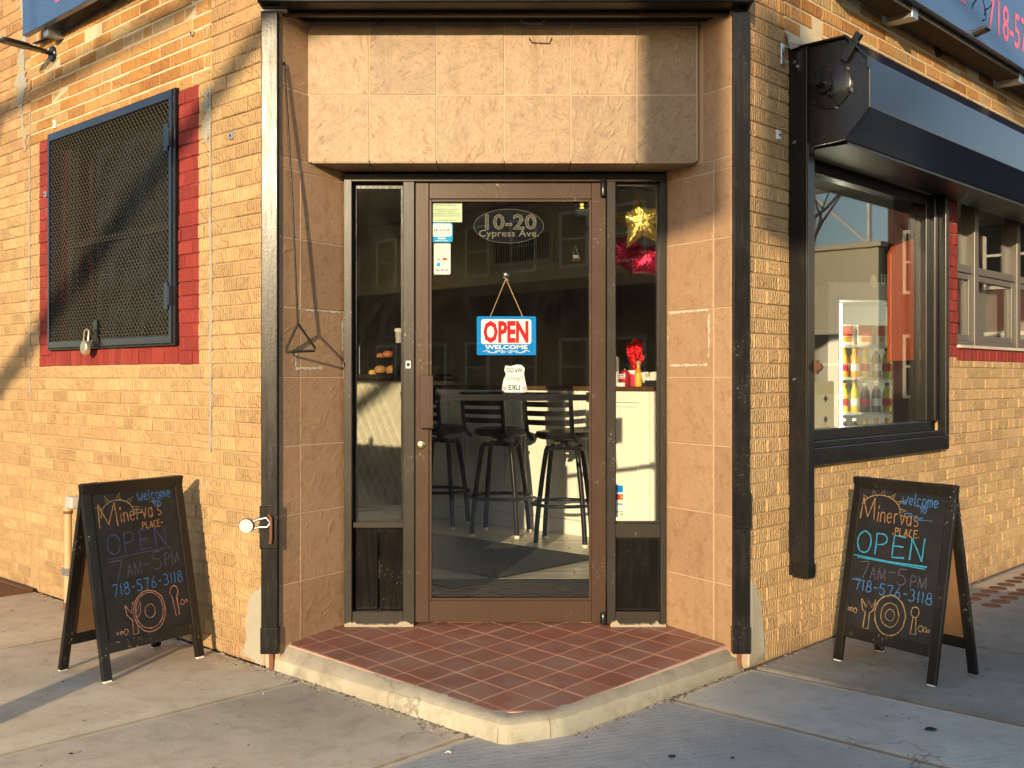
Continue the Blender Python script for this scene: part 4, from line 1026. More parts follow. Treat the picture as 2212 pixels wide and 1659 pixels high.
# lattice-fronted bakery counter further left
ck = thing('bakery_counter', 'counter with a quilted diamond lattice front at the far left of the shop', 'counter', abf(5.4, 3.6, ZF))
BX0, BX1, BT = -7.2, -4.60, 1.32
MB().box(BX0, BX1, .06, .62, ZF, BT - .04).build('carcass', 'cream', ck, FC)
MB().box(BX0, BX1 + .02, .02, .66, BT - .04, BT).build('counter_top', 'brown_top', ck, FC, bevel=.006)
b = MB(); dx, dz = .115, .19
for i in range(-12, 26):
    for s in (-1, 1):
        xa = BX0 + i * dx
        p = [(xa, ZF + .06), (xa + s * dx * (BT - .06 - ZF) / dz, BT - .05)]
        q = clip_poly([(p[0][0] - .006, p[0][1]), (p[0][0] + .006, p[0][1]), (p[1][0] + .006, p[1][1]), (p[1][0] - .006, p[1][1])], [(BX0, ZF + .05), (BX1, ZF + .05), (BX1, BT - .05), (BX0, BT - .05)])
        if len(q) > 2: b.add([(x, .047 + .002 * s, z) for x, z in q] + [(x, .06, z) for x, z in q], [tuple(range(len(q)))] + [(k, len(q) + k, len(q) + (k + 1) % len(q), (k + 1) % len(q)) for k in range(len(q))])
b.build('lattice', 'white_paint', ck, FC)
MB().box(BX0, BX1, .04, .06, ZF, ZF + .05).build('baseboard', 'cream', ck, FC)

# bar stools
def make_stool():
    t = thing('bar_stool', 'x', 'bar stool')
    MB().lathe([(0, .745), (.17, .745), (.205, .757), (.213, .777), (.200, .800), (.12, .812), (0, .815)], (0, 0, 0), 28).build('seat', 'seat_vinyl', t, smooth=50)
    b = MB().lathe([(0, .690), (.055, .690), (.055, .705), (.03, .708), (.03, .725), (.075, .728), (.075, .744), (0, .744)], (0, 0, 0), 20).box(-.15, .15, -.02, .02, .668, .690).box(-.02, .02, -.15, .15, .669, .689)
    b.build('swivel', 'stool_steel', t, smooth=40)
    for sx in (-1, 1):
        for sy in (-1, 1):
            ca = math.atan2(sy, sx) + R(22)
            p = [(r * math.cos(ca), r * math.sin(ca), z) for r, z in ((.135, .690), (.155, .672), (.170, .60), (.196, .45), (.218, .30), (.236, .15), (.248, .006))]
            l = MB().tube(p, .0185, 10).build('leg', 'stool_steel', t, smooth=60)
            MB().lathe([(0, .0), (.021, .0), (.021, .02), (0, .02)], (.248 * math.cos(ca), .248 * math.sin(ca), 0), 10).build('foot_cap', 'cream', l)
    MB().tube([(.232 * math.cos(2 * math.pi * k / 36), .232 * math.sin(2 * math.pi * k / 36), .285) for k in range(36)], .0125, 8, closed=True).build('foot_ring', 'stool_steel', t, smooth=60)
    for sx in (-1, 1):
        b = MB(); pts = [(sx * .185, -.135, .742), (sx * .187, -.20, .80), (sx * .190, -.215, .90), (sx * .192, -.235, 1.075)]
        b.tube(pts, .016, 8); b.build('back_post', 'stool_steel', t, smooth=60)
    for zz, dy in ((.868, -.214), (.932, -.221), (.996, -.228), (1.058, -.236)):
        n = 9; b = MB(); pts = [(-.18 + .36 * i / (n - 1), dy - .035 * (1 - (2 * i / (n - 1) - 1) ** 2)) for i in range(n)]; hh = .019 if zz < 1.05 else .024
        b.add([(x, y + o, zz + s * hh) for x, y in pts for o, s in ((0, -1), (.006, -1), (.006, 1), (0, 1))], [f for i in range(n - 1) for f in ((4 * i, 4 * i + 4, 4 * i + 7, 4 * i + 3), (4 * i + 1, 4 * i + 2, 4 * i + 6, 4 * i + 5), (4 * i, 4 * i + 1, 4 * i + 5, 4 * i + 4), (4 * i + 3, 4 * i + 7, 4 * i + 6, 4 * i + 2))])
        b.build('back_slat', 'stool_steel', t)
    return t
st0 = make_stool(); rz = math.atan2(-TL.y, -TL.x)
for i, (x, y, dr, lb) in enumerate(((-.575, 8.47, .06, 'black bar stool half hidden by the handle side of the glass door'), (-.085, 8.02, .10, 'black ladder-back bar stool in the middle of the door glass'), (.375, 7.59, .16, 'black ladder-back bar stool nearest the hinge side of the glass door'))):
    o = st0 if i == 0 else copy_tree(st0)
    o.matrix_basis = T(x, y, ZF) @ RZ(rz + dr); WM[o.name] = o.matrix_basis.copy()
    tag(o, lb, 'bar stool', 'bar stools along the counter')
# mats
m1 = MB().box(-.95, .80, 5.20, 6.16, ZF + .001, ZF + .013).build('door_mat', 'mat_black', bevel=.004); tag(m1, 'wide black door mat lying just inside the glass door', 'door mat')
m2 = MB().prismxy([tuple((Vector((-.08, 6.19, 0)) + TR * u + TL * v).xy) for u, v in ((0, 0), (.93, 0), (.93, 1.9), (0, 1.9))], ZF + .0135, ZF + .022).build('floor_mat', 'mat_black', bevel=.003)
tag(m2, 'black mat turned at an angle on the planks in front of the stools', 'floor mat')

# things on the counter, seen through the right sidelight
def onC(px, back=.12):      # picture x -> x along the counter, "back" metres behind its face
    return onL(px, 0, -(3.385 + back))[0]
def bottle(name, label, cat, px, prof, mats, ms, back=.12, seg=16):
    x = onC(px, back); t = thing(name, label, cat, FC @ T(x, back, CT))
    MB().lathe(prof, (x, back, CT), seg, ms=ms).build('bottle_body', mats, t, FC, smooth=35)
    return t, x
t, x = bottle('sauce_jar', 'clear jar of red sauce with a white lettered label on the counter', 'sauce jar', 1350, [(0, 0), (.034, 0), (.040, .012), (.040, .075), (.034, .105), (.018, .118), (.018, .132), (0, .134)], ['ketchup', 'white', 'clear_plastic'], [0, 0, 0, 0, 0, 2, 2])
MB().box(x - .033, x + .033, .070, .078, CT, CT + .028).build('price_card', 'white', t, FC)
b = MB()
for k in range(3): b.box(x - .024, x + .024, .0785, .0795, CT + .058 + k * .013, CT + .064 + k * .013)
b.build('label_lines', 'white', t, FC)
t, x = bottle('hot_sauce_bottle', 'slim hot sauce bottle with a pale wooden cap and orange label', 'sauce bottle', 1379, [(0, 0), (.027, 0), (.028, .004), (.028, .095), (.020, .118), (.014, .130), (.014, .155), (.018, .157), (.017, .185), (0, .187)], ['hot_sauce', 'label_yellow', 'rope'], [0, 0, 1, 0, 0, 0, 2, 2, 2])
t, x = bottle('shaker', 'small steel shaker beside the paper packets on the counter', 'shaker', 1399, [(0, 0), (.026, 0), (.024, .01), (.014, .06), (.013, .075), (.006, .083), (0, .083)], ['steel'], [0] * 6)
t, x = bottle('straw_glass', 'clear glass of steel straws at the door end of the counter', 'glass', 1332, [(0, 0), (.028, 0), (.032, .10), (.030, .10), (.026, .004), (0, .004)], ['clear_plastic'], [0] * 5)
b = MB()
for k in range(5): b.tube([(x - .012 + .006 * k, .12 + .004 * (k % 2), CT + .01), (x - .02 + .010 * k, .12, CT + .22)], .004, 6)
b.build('straw', 'steel', t, FC)
x = onC(1365, .16); t = thing('gift_box', 'small red box with hearts standing on the counter behind the sauces', 'gift box', FC @ T(x, .16, CT))
MB().box(x - .055, x + .055, .15, .21, CT, CT + .105).build('carton', 'label_pink', t, FC, bevel=.004)
MB().prismxz([(x - .055, CT + .105), (x + .055, CT + .08), (x + .055, CT + .118), (x - .055, CT + .118)], .148, .21).build('flap', 'white', t, FC)
t = thing('tinsel_spray', 'bushy red tinsel spray glittering above the counter', 'tinsel', FC @ T(x, .2, CT + .1)); b = MB()
for k in range(230):
    a = random.uniform(0, 6.28); sp_ = random.uniform(0, .07); h_ = random.uniform(.14, .27) - sp_ * .5
    p0 = Vector((x + .018 * math.cos(a), .20 + .018 * math.sin(a), CT + .09)); p1 = Vector((x + sp_ * math.cos(a), .20 + sp_ * math.sin(a), CT + .09 + h_)); wd = Vector((.0022, .001, random.uniform(-.002, .002)))
    pm = p0.lerp(p1, .55) + Vector((random.uniform(-.006, .006), random.uniform(-.006, .006), 0))
    b.add([p0 - wd, p0 + wd, pm + wd, pm - wd, p1 + wd, p1 - wd], [(0, 1, 2, 3), (3, 2, 4, 5)])
b.build('strands', 'red_tinsel', t, FC)
t = thing('sugar_packet_box', 'dark tray of white and printed paper packets on the counter', 'packet tray', FC @ T(onC(1418), .1, CT)); x = onC(1418)
MB().box(x - .07, x + .08, .07, .16, CT, CT + .045).build('tray', 'dark', t, FC, bevel=.003)
for k in range(7):
    xx = x - .075 + k * .024; q = MB().box(-.02, .02, -.001, .001, 0, .075); q.tf(T(xx, .09 + .01 * (k % 3), CT + .03) @ RY(random.uniform(-.4, .4)) @ RX(random.uniform(-.2, .2))); q.build('packet', ['paper', 'white', 'label_yellow'][k % 3], t, FC)

# bread case on the bakery counter, seen through the left sidelight
def onB(px, back): return onL(px, 0, -(3.385 + back))[0]
t = thing('bread_case', 'clear arched case of rolls and croissants on the lattice counter', 'bread case', FC @ T(onB(840, .2), .2, BT))
c0, c1 = onB(795, .2), onB(940, .2); zb = BT
b = MB(); b.box(c0, c1, .08, .40, zb, zb + .02); b.build('tray', 'dark', t, FC)
arc = lambda zt, r=.10: [(c0, .1, zb + .02), (c0, .1, zb + zt - r)] + [(c0 + r - r * math.cos(R(s)), .1, zb + zt - r + r * math.sin(R(s))) for s in range(0, 91, 15)] + [(c1, .1, zb + zt)]
b = MB(); b.tube(arc(.36), .005, 6); b.tube([(c0, .1, zb + .17), (c1, .1, zb + .17)], .005, 6).build('case_edge', 'steel', t, FC, smooth=60)
MB().box(c0, c1, .12, .38, zb + .16, zb + .166).build('shelf', 'clear_plastic', t, FC)
for k, (px, zz, r_, m_) in enumerate(((822, .035, .062, 'bread'), (848, .03, .066, 'bread'), (870, .03, .05, 'bread'), (805, .02, .04, 'label_yellow'), (838, .18, .052, 'croissant'), (858, .19, .055, 'croissant'), (822, .175, .04, 'croissant'))):
    xx = onB(px, .2); MB().lathe([(0, 0), (r_ * .8, 0), (r_, r_ * .35), (r_ * .85, r_ * .85), (r_ * .4, r_ * 1.1), (0, r_ * 1.15)], (xx, .2, zb + zz), 16).build('bread_roll' if m_ == 'bread' else 'pastry', m_, t, FC, smooth=60)
x = onB(862, .1); t = thing('paper_cup', 'white lidded cup standing beside the bread case', 'cup', FC @ T(x, .1, BT))
MB().lathe([(0, .30), (.03, .30), (.035, .40), (0, .40)], (x, .10, BT), 16).build('cup_body', 'grey_plastic', t, FC, smooth=40)
MB().lathe([(0, .40), (.040, .40), (.040, .425), (.03, .432), (0, .432)], (x, .10, BT), 16).build('lid', 'white', t, FC, smooth=40)
MB().box(x - .045, x + .045, .06, .15, BT, BT + .30).build('cup_stand', 'black_metal', t, FC)

# drinks cooler seen through the right window
ckf = frame(Vector((2.62, 8.45, ZF)), (1, .12, 0)); t = thing('drinks_cooler', 'white lit drinks cooler with stocked shelves behind the right window', 'drinks cooler', ckf)
b = MB(); b.box(-.10, .0, 0, .6, 0, 1.95).box(.72, .80, 0, .6, 0, 1.95).box(0, .72, .56, .6, 0, 1.95).box(0, .72, 0, .56, 1.80, 1.95).box(0, .72, 0, .56, 0, .25); b.build('cabinet', 'white', t, ckf, bevel=.008)
MB().box(.004, .026, .02, .035, .30, 1.78).build('led_strip', 'led', t, ckf); MB().box(.694, .716, .02, .035, .30, 1.78).build('led_strip', 'led', t, ckf)  # right-hand strip is added to brighten the shop interior
for z in (.30, .60, .885, 1.165, 1.43): MB().box(.03, .715, .03, .55, z, z + .022).build('shelf', 'white', t, ckf, bevel=.003)
prods = []
for z, items in ((1.187, 'ooykjj'), (.907, 'yykkjj'), (.622, 'kkyyoo'), (1.452, 'bbbb')):
    for k in range(7 if z < 1.4 else 4):
        key = items[k % len(items)]; xx = .075 + k * (.092 if key != 'b' else .16)
        if z > 1.4:
            o = MB().box(xx - .06, xx + .07, .06, .16, z, z + .16).build('juice_carton', 'white', t, ckf, bevel=.004); MB().box(xx - .055, xx + .065, .058, .0598, z + .07, z + .15).build('carton_print', 'card_red', o, ckf); MB().box(xx - .03, xx + .05, .056, .0578, z + .02, z + .06).build('carton_print', 'juice_orange', o, ckf)
        else:
            lm = {'y': 'juice_yellow', 'o': 'juice_orange', 'k': 'juice_dark', 'j': 'juice_yellow'}[key]; cm = {'y': 'card_orange', 'o': 'card_orange', 'k': 'white', 'j': 'dark'}[key]
            o = MB().lathe([(0, 0), (.036, 0), (.038, .006), (.038, .14), (.028, .18), (.017, .195), (.017, .21), (.019, .212), (.019, .235), (0, .236)], (xx, .10, z), 12, ms=[0] * 7 + [1, 1]).build('juice_bottle', [lm, cm], t, ckf, smooth=35)
            MB().lathe([(0, .05), (.0388, .05), (.0388, .11), (0, .11)], (xx, .10, z), 12).build('bottle_label', 'white' if k % 2 else 'sign_red', o, ckf, smooth=35)
MB().box(-.02, .74, -.02, -.014, .26, 1.80).build('door_glass', 'clear_plastic', t, ckf)
# white chair back with diamond cut-outs
chf = frame(Vector((2.02, 7.15, ZF)), (1, .5, 0)); t = thing('white_chair', 'white chair with small diamond cut-outs seen low in the right window', 'chair', chf)
b = MB(); b.box(-.20, .20, -.01, .01, .74, 1.16); b.build('backrest', 'lattice', t, chf, bevel=.01)  # duller than the white seat: shade put into the backrest colour
for i in range(3):
    for j in range(2):
        cx, cz_ = -.12 + i * .12, .90 + j * .14; MB().prismxz([(cx - .018, cz_), (cx, cz_ - .026), (cx + .018, cz_), (cx, cz_ + .026)], -.0125, -.0105).build('cut_out', 'dark', t, chf)
MB().box(-.23, .23, -.02, .40, .42, .46).build('seat', 'white', t, chf, bevel=.01)
for sx in (-.2, .2):
    MB().box(sx - .02, sx + .02, -.015, .02, 0, .80).build('leg', 'white', t, chf); MB().box(sx - .02, sx + .02, .36, .395, 0, .42).build('leg', 'white', t, chf)
# red wooden board and lettering in the display window
q0, q1 = onR(1925, 500, -.13)[0], onR(1982, 500, -.13)[0]
t = thing('wooden_board', 'red stained wooden board hanging inside the right display window', 'board', MR @ T((q0 + q1) / 2, .13, 1.4))
MB().prismxz([(q0, 1.405), (q1, 1.415), (q1, 2.16), (q0 + .06, 2.08), (q0, 2.03)], .13, .155).build('board_plank', 'red_board', t, MR, bevel=.003)
t = thing('window_lettering', 'white round emblem and large letters stuck inside the right window', 'lettering', MR @ T(2.9, .078, 1.6))
x, z = onR(1888, 607, -.075); MB().prismxz(ell(x, z, .04, .035), .0765, .0775).build('emblem', 'decal_line', t, MR)
x, z = onR(1910, 616, -.075); MB().text('ur', x + .02, z, .14, .077, align='CENTER').build('letters', 'decal_line', t, MR)

# balloons behind the right sidelight
def star_balloon(name, label, px, py, d, r, mat, rot=0, n=5, inner=.45, puff=.35):
    x, z = onF(px, py, d); fr = T(x, d, z) @ RY(rot); t = thing(name, label, 'balloon', fr); b = MB()
    ring = []; seg = 6
    for i in range(2 * n * seg):
        k, f = divmod(i, seg); f /= seg; ra = r if k % 2 == 0 else r * inner; rb = r * inner if k % 2 == 0 else r
        a0, a1 = math.pi / 2 + k * math.pi / n, math.pi / 2 + (k + 1) * math.pi / n
        p = Vector((ra * math.cos(a0), ra * math.sin(a0))).lerp(Vector((rb * math.cos(a1), rb * math.sin(a1))), f); ring.append(p * (1 + random.uniform(-.03, .03)))
    m = len(ring); vs = []; lev = (1.0, .86, .6, .3)
    for s in (-1, 1):
        for l in lev: vs += [(p.x * l, s * r * puff * math.sqrt(1 - l * l) * (1 + random.uniform(-.06, .06)), p.y * l) for p in ring]
        vs.append((0, s * r * puff, 0))
    st_ = m * 4 + 1; fs = []
    for si, s in enumerate((-1, 1)):
        o = si * st_
        for l in range(3):
            for i in range(m):
                j = (i + 1) % m; q = (o + l * m + i, o + l * m + j, o + (l + 1) * m + j, o + (l + 1) * m + i); fs.append(q if s < 0 else q[::-1])
        for i in range(m): q = (o + 3 * m + i, o + 3 * m + (i + 1) % m, o + 4 * m); fs.append(q if s < 0 else q[::-1])
    b.add(vs, fs); b.build('foil_skin', mat, t, fr, smooth=80)
    return t
star_balloon('star_balloon', 'gold foil star balloon behind the top of the right sidelight', 1384, 478, 5.42, .165, 'gold_foil', R(-8))
star_balloon('star_balloon', 'small crumpled magenta foil balloon under the gold star', 1352, 545, 5.62, .13, 'pink_foil', R(20), 5, .62, .4)
star_balloon('star_balloon', 'drooping red foil balloon beneath the gold star', 1398, 560, 5.66, .12, 'pink_foil', R(50), 4, .6, .4)

# ------------------------------------------------------------------ signs and stickers on the glass
YG = 5.1075
def rr_plate(b, x0, x1, z0, z1, r, y0, y1, m): b.prismxz(rrect(x0, x1, z0, z1, r), y0, y1, m)
t = thing('open_sign', 'blue OPEN WELCOME sign hanging on a cord inside the door glass', 'sign', T(-.027, YG + .012, 1.418))
b = MB(); rr_plate(b, -.170, .116, 1.417, 1.604, .006, YG + .010, YG + .013, 0); b.build('plate', 'sign_blue', t)
b = MB(); rr_plate(b, -.149, .093, 1.470, 1.590, .012, YG + .0092, YG + .0099, 0); b.build('white_field', 'white', t)
MB().text('OPEN', -.028, 1.482, .138, YG + .0086, bold=.006, fit=.218).build('open_letters', 'sign_red', t)
MB().text('WELCOME', -.027, 1.4465, .026, YG + .0092, bold=.0006, fit=.205).build('welcome_letters', 'white', t)
b = MB()
for s in (-1, 1):
    b.ribbon([(-.027 + s * (.004 + .112 * k / 40), 1.433 + .0065 * math.sin(k / 40 * 3.0 * math.pi) * (1 - .3 * k / 40)) for k in range(41)], .0016, YG + .0092); b.ribbon([(-.027 + s * (.004 + .105 * k / 40), 1.433 - .0065 * math.sin(k / 40 * 4 * math.pi)) for k in range(41)], .0014, YG + .0091)
    for q in (.02, .05, .085): b.ribbon([(-.027 + s * q + .005 * math.cos(k * .5) * (1 - k / 26), 1.432 + .005 * math.sin(k * .5) * (1 - k / 26)) for k in range(22)], .0013, YG + .009)
b.build('scrollwork', 'white', t)
t2 = thing('suction_hook', 'clear suction hook with a knotted cord on the door glass', 'hook', T(-.029, YG, 1.805))
MB().lathe([(0, -.010), (.008, -.010), (.012, -.006), (.019, 0), (0, 0)], (-.029, YG + .012, 1.805), 18, ax='y').build('suction_cup', 'steel', t2, smooth=50)
b = MB()
for xe in (-.105, .052): b.tube([(-.029, YG + .004, 1.786)] + [(-.029 + (xe + .029) * k / 14 + .0006 * (-1) ** k, YG + .004 + .004 * k / 14, 1.786 - .184 * k / 14) for k in range(1, 15)], .0022, 5)
b.tube([(-.042, YG + .002, 1.792), (-.029, YG + .001, 1.787), (-.016, YG + .002, 1.776)], .002, 5); b.build('cord', 'rope', t2)

def sticker(name, label, cat='sticker', x=0, z=0, y=YG): return thing(name, label, cat, T(x, y, z))
t = sticker('licence_notice', 'pale green printed licence notice at the top left of the door glass', 'notice', -.317, 2.057)
MB().box(-.393, -.241, YG, YG + .0006, 2.058, 2.163).build('paper', 'pale_green', t); b = MB()
for k, s in enumerate(('J&A TELECOMMUNICATIONS', 'OF NEW YORK, INC.', '', 'LICENSED AS A MONEY', 'TRANSMITTER BY', 'THE BANKING DEPARTMENT', 'OF THE STATE OF NEW YORK', '', 'AUTHORIZED AGENT')):
    if s: b.text(s, -.318, 2.147 - k * .0103, .0085, YG - .0006, fit=.0062 * len(s) * .98)
b.build('print', 'ink_green', t)
t = sticker('hours_sticker', 'square blue and white 24 HOUR sticker on the left of the door glass', 'sticker', -.339, 1.96)
b = MB(); rr_plate(b, -.393, -.286, 1.961, 2.056, .014, YG, YG + .0006, 0); b.build('backing', 'light_blue', t)
b = MB(); rr_plate(b, -.388, -.291, 1.989, 2.051, .010, YG - .0005, YG - .0001, 0); b.build('white_field', 'white', t)
MB().text('24·HOUR', -.3395, 2.013, .020, YG - .001, bold=.0003, fit=.080).build('print', 'ink_blue', t)
b = MB(); b.text('CASH AVAILABLE', -.3395, 2.002, .007, YG - .001, fit=.072); b.build('small_print', 'ink_blue', t)
b = MB(); b.box(-.357, -.322, YG - .0006, YG - .0001, 1.976, 1.983).box(-.372, -.307, YG - .0006, YG - .0001, 1.9675, 1.9695); b.build('bar_print', 'white', t)
t = sticker('card_sticker', 'tall cream payment card sticker with card logos on the door glass', 'sticker', -.337, 1.805)
b = MB(); rr_plate(b, -.377, -.297, 1.806, 1.955, .005, YG, YG + .0006, 0); b.build('backing', 'paper', t)
b = MB(); b.text('BANK OF AMERICA', -.337, 1.937, .006, YG - .0005, fit=.055); b.text('VISA', -.355, 1.876, .012, YG - .0005, bold=.0003, fit=.020); b.text('DISCOVER', -.322, 1.851, .006, YG - .0005, fit=.026); b.text('Tap to pay', -.337, 1.906, .006, YG - .0005, fit=.03); [b.box(q, q + .013, YG - .0005, YG, 1.824, 1.830) for q in (-.366, -.343, -.323)]
for k in range(3): b.ribbon([(-.342 + (.004 + .003 * k) * math.cos(R(a)), 1.921 + (.004 + .003 * k) * math.sin(R(a))) for a in range(-45, 46, 15)], .001, YG - .0005)
b.build('print', 'ink_grey', t)
MB().prismxz(ell(-.327, 1.880, .007, .007, 20), YG - .0006, YG - .0002).build('red_disc', 'card_red', t); MB().prismxz(ell(-.318, 1.880, .007, .007, 20), YG - .0005, YG - .0001).build('orange_disc', 'card_orange', t); MB().box(-.364, -.346, YG - .0006, YG, 1.845, 1.862).build('blue_square', 'light_blue', t)
t = sticker('address_decal', 'dark oval house-number decal high on the door glass', 'decal', -.016, 2.04)
ox, oz = onF(1099, 488, 5.1); MB().prismxz(ell(ox, oz, .170, .083, 56), YG + .0003, YG + .0008).build('oval', 'decal_dark', t)
b = MB(); e = ell(ox, oz, .1685, .0815, 56); b.ribbon(e + [e[0]], .0016, YG - .0003)
b.build('rim_line', 'decal_line', t)
b = MB(); b.text('10-20', ox + .0, oz - .0145, .102, YG + .0001, bold=.0022, fit=.248); b.build('number_outline', 'decal_line', t)
b = MB(); b.text('10-20', ox + .0, oz - .0145, .102, YG - .0004, bold=-.0012, fit=.240); b.build('number_fill', 'decal_fill', t)
MB().text('Cypress Ave.', ox, oz - .050, .046, YG - .0002, bold=.0002, fit=.288).build('street_name', 'decal_line', t)
t = sticker('corner_sticker', 'small dark square sticker with a yellow mark in the top corner of the glass', 'sticker', .33, 2.1)
x0, z0 = onF(1241, 467, 5.1); x1, z1 = onF(1276, 434, 5.1); MB().box(x0, x1 - .006, YG, YG + .0006, z0, z1).build('backing', 'decal_dark', t)
b = MB(); b.prismxz(ell(x0 + .036, z1 - .016, .009, .009, 14), YG - .0005, YG); b.prismxz([(x0 + .024, z1 - .036), (x0 + .048, z1 - .036), (x0 + .042, z1 - .026), (x0 + .030, z1 - .026)], YG - .0005, YG); b.build('mark', 'juice_yellow', t)
b = MB(); b.box(x0 + .008, x1 - .014, YG - .0004, YG, z1 - .045, z1 - .043).box(x0 + .014, x1 - .02, YG - .0004, YG, z1 - .056, z1 - .0545).box(x0 + .014, x1 - .02, YG - .0004, YG, z1 - .064, z1 - .0625); b.build('lines', 'ink_grey', t)
t = sticker('triangle_decal', 'faint triangular outline decal at the right of the door glass', 'decal', .31, 1.9)
x, z = onF(1243, 545, 5.1); b = MB(); b.ribbon([(x - .012, z - .02), (x, z + .035), (x + .022, z - .036), (x - .016, z - .036)], .002, YG); b.box(x - .010, x + .012, YG - .0004, YG, z - .028, z - .012); b.build('outline', 'decal_line', t)
t = sticker('greeting_sticker', 'white cut-out sticker with reversed words and pink hearts on the door glass', 'sticker', .01, 1.24)
x, z = onF(1111, 818, 5.1)
out = [(-.055, -.020), (-.060, -.052), (-.045, -.066), (.045, -.066), (.062, -.052), (.055, -.022), (.05, 0), (.046, .025), (.050, .050), (.035, .066), (.012, .068), (-.02, .060), (-.043, .064), (-.048, .04), (-.04, .02), (-.05, 0)]
MB().prismxz([(x + a, z + c) for a, c in out], YG, YG + .0006).build('backing', 'white', t)
b = MB(); b.text('We GO', x + .0, z + .030, .030, YG - .0006, bold=.0009, mirror=True, fit=.078); b.text('LIKE', x - .002, z - .054, .034, YG - .0006, bold=.0012, mirror=True, fit=.060); b.build('block_words', 'sticker_teal', t)
MB().text('together', x + .002, z - .008, .032, YG - .0006, mirror=True, shear=.35, fit=.090).build('script_word', 'sticker_teal', t)
b = MB()
for s in (-.047, .049): b.prismxz([(x + s, z - .060), (x + s + .012, z - .046), (x + s + .009, z - .036), (x + s, z - .041), (x + s - .009, z - .036), (x + s - .012, z - .046)], YG - .0006, YG - .0001)
b.build('heart', 'sticker_pink', t)
YS = 5.1312; t = sticker('card_sticker', 'strip of four card logos low on the right sidelight glass', 'sticker', .52, .633, YS)
MB().box(.494, .549, YS, YS + .0006, .632, .792).build('backing', 'paper', t)
MB().box(.505, .538, YS - .0006, YS - .0001, .752, .785).build('blue_square', 'sign_blue', t); MB().box(.505, .538, YS - .0006, YS - .0001, .716, .742).build('black_square', 'dark', t)
MB().prismxz(ell(.517, .729, .0095, .0095, 20), YS - .0011, YS - .0007).build('red_disc', 'card_red', t); MB().prismxz(ell(.527, .729, .0095, .0095, 20), YS - .0010, YS - .0006).build('orange_disc', 'card_orange', t)
MB().text('VISA', .5215, .689, .015, YS - .0006, bold=.0005, fit=.028, shear=.2).build('blue_print', 'ink_blue', t); MB().text('DISCOVER', .5215, .655, .0095, YS - .0006, fit=.034, bold=.0003).build('grey_print', 'ink_grey', t); MB().prismxz([(.515, .640), (.538, .640), (.538, .652)], YS - .0006, YS - .0001).build('orange_corner', 'card_orange', t)

# ------------------------------------------------------------------ street-side fittings
def wall_lamp(fr, x, z, label, tilt, ln=.26):
    t = thing('wall_lamp', label, 'lamp', fr @ T(x, 0, z), 'slim black floodlights under the shop signs')
    f = fr @ T(x, 0, z)
    MB().lathe([(0, -.016), (.040, -.016), (.046, -.010), (.046, 0.004), (0, 0.004)], (0, 0, 0), 18, ax='y').build('mount', 'black_metal', t, f, smooth=40)
    MB().tube([(0, -.01, 0), (0, -.05, .004)], .013, 8).build('joint', 'black_metal', t, f, smooth=60)
    h = f @ T(0, -.045, .0) @ RX(tilt)
    b = MB(); b.prismxy([(-.022, 0), (-.030, -.10), (-.040, -.11), (-.042, -ln + .02), (-.034, -ln), (.034, -ln), (.042, -ln + .02), (.040, -.11), (.030, -.10), (.022, 0)], -.004, .014)
    for k in range(9): b.box(-.036, .036, -.125 - k * .012, -.120 - k * .012, .014, .019)
    b.build('head', 'black_metal', t, h, bevel=.002)
    MB().box(-.032, .032, -ln + .015, -.115, -.007, -.0045).build('lens', 'old_alu', t, h)
wall_lamp(ML, *onL(115.5, 117), 'slim black floodlight on the orange brick left of the doorway', R(-3))
wall_lamp(MR, *onR(2025, 108), 'slim black floodlight above the roller shutter', R(-14))
# shop signs
sg = thing('shop_sign', 'dark blue shop sign panel above the left mesh window', 'sign', ML @ T(-3, -.1, 3.34))
b = MB().box(-3.95, -2.1, -.135, -.095, 3.342, 4.25); b.build('panel', 'sign_navy', sg, ML, bevel=.004)
b = MB(); x, z = onL(124, 4, .135); b.prismxz([(x - .02, z), (x + .05, z + .002), (x + .06, z + .10), (x - .02, z + .10)], -.1365, -.1355); b.build('lettering', 'sign_pink', sg, ML)
for xx in (-3.72, -2.4): MB().box(xx - .03, xx + .03, -.094, 0.0, 3.30, 3.345).build('bracket', 'zinc', sg, ML, bevel=.002)
sg = thing('shop_sign', 'long dark blue shop sign with pink phone number above the roller shutter', 'sign', MR @ T(4, -.2, 3.3))
MB().box(2.15, 6.6, -.215, -.170, 3.292, 4.3).build('panel', 'sign_navy', sg, MR, bevel=.004)
x, z = onR(2133, 62, .216); MB().text('718-576-3118', x, z, .315, -.2165, align='LEFT', bold=.003, sx=.80).build('phone_number', 'sign_pink', sg, MR)
x, z = onR(2085, 10, .216); MB().box(x - .08, x + .01, -.2165, -.2155, z, z + .05).build('letter_foot', 'sign_pink', sg, MR)
b = MB()
for k in range(15):
    cx, cz_ = 3.25 + random.uniform(0, .75), 3.33 + random.uniform(.05, .5); n_ = 10
    b.ribbon([(cx + .10 * math.sin(k + i * .45) * i / n_ + .01 * i, cz_ + .05 * i / n_ * math.cos(k * 2.1 + i * .5) + .012 * i) for i in range(n_)], .008, -.2163, jit=.4)
b.build('drawing', 'decal_dark', sg, MR)
for xx in (2.9, 4.6, 6.2): MB().box(xx - .04, xx + .04, -.169, 0.0, 3.235, 3.292).build('bracket', 'zinc', sg, MR, bevel=.002)
MB().box(2.15, 6.6, -.168, -.03, 3.262, 3.288).build('back_rail', 'bark', sg, MR)  # dark brown stands in for the shadow under the sign
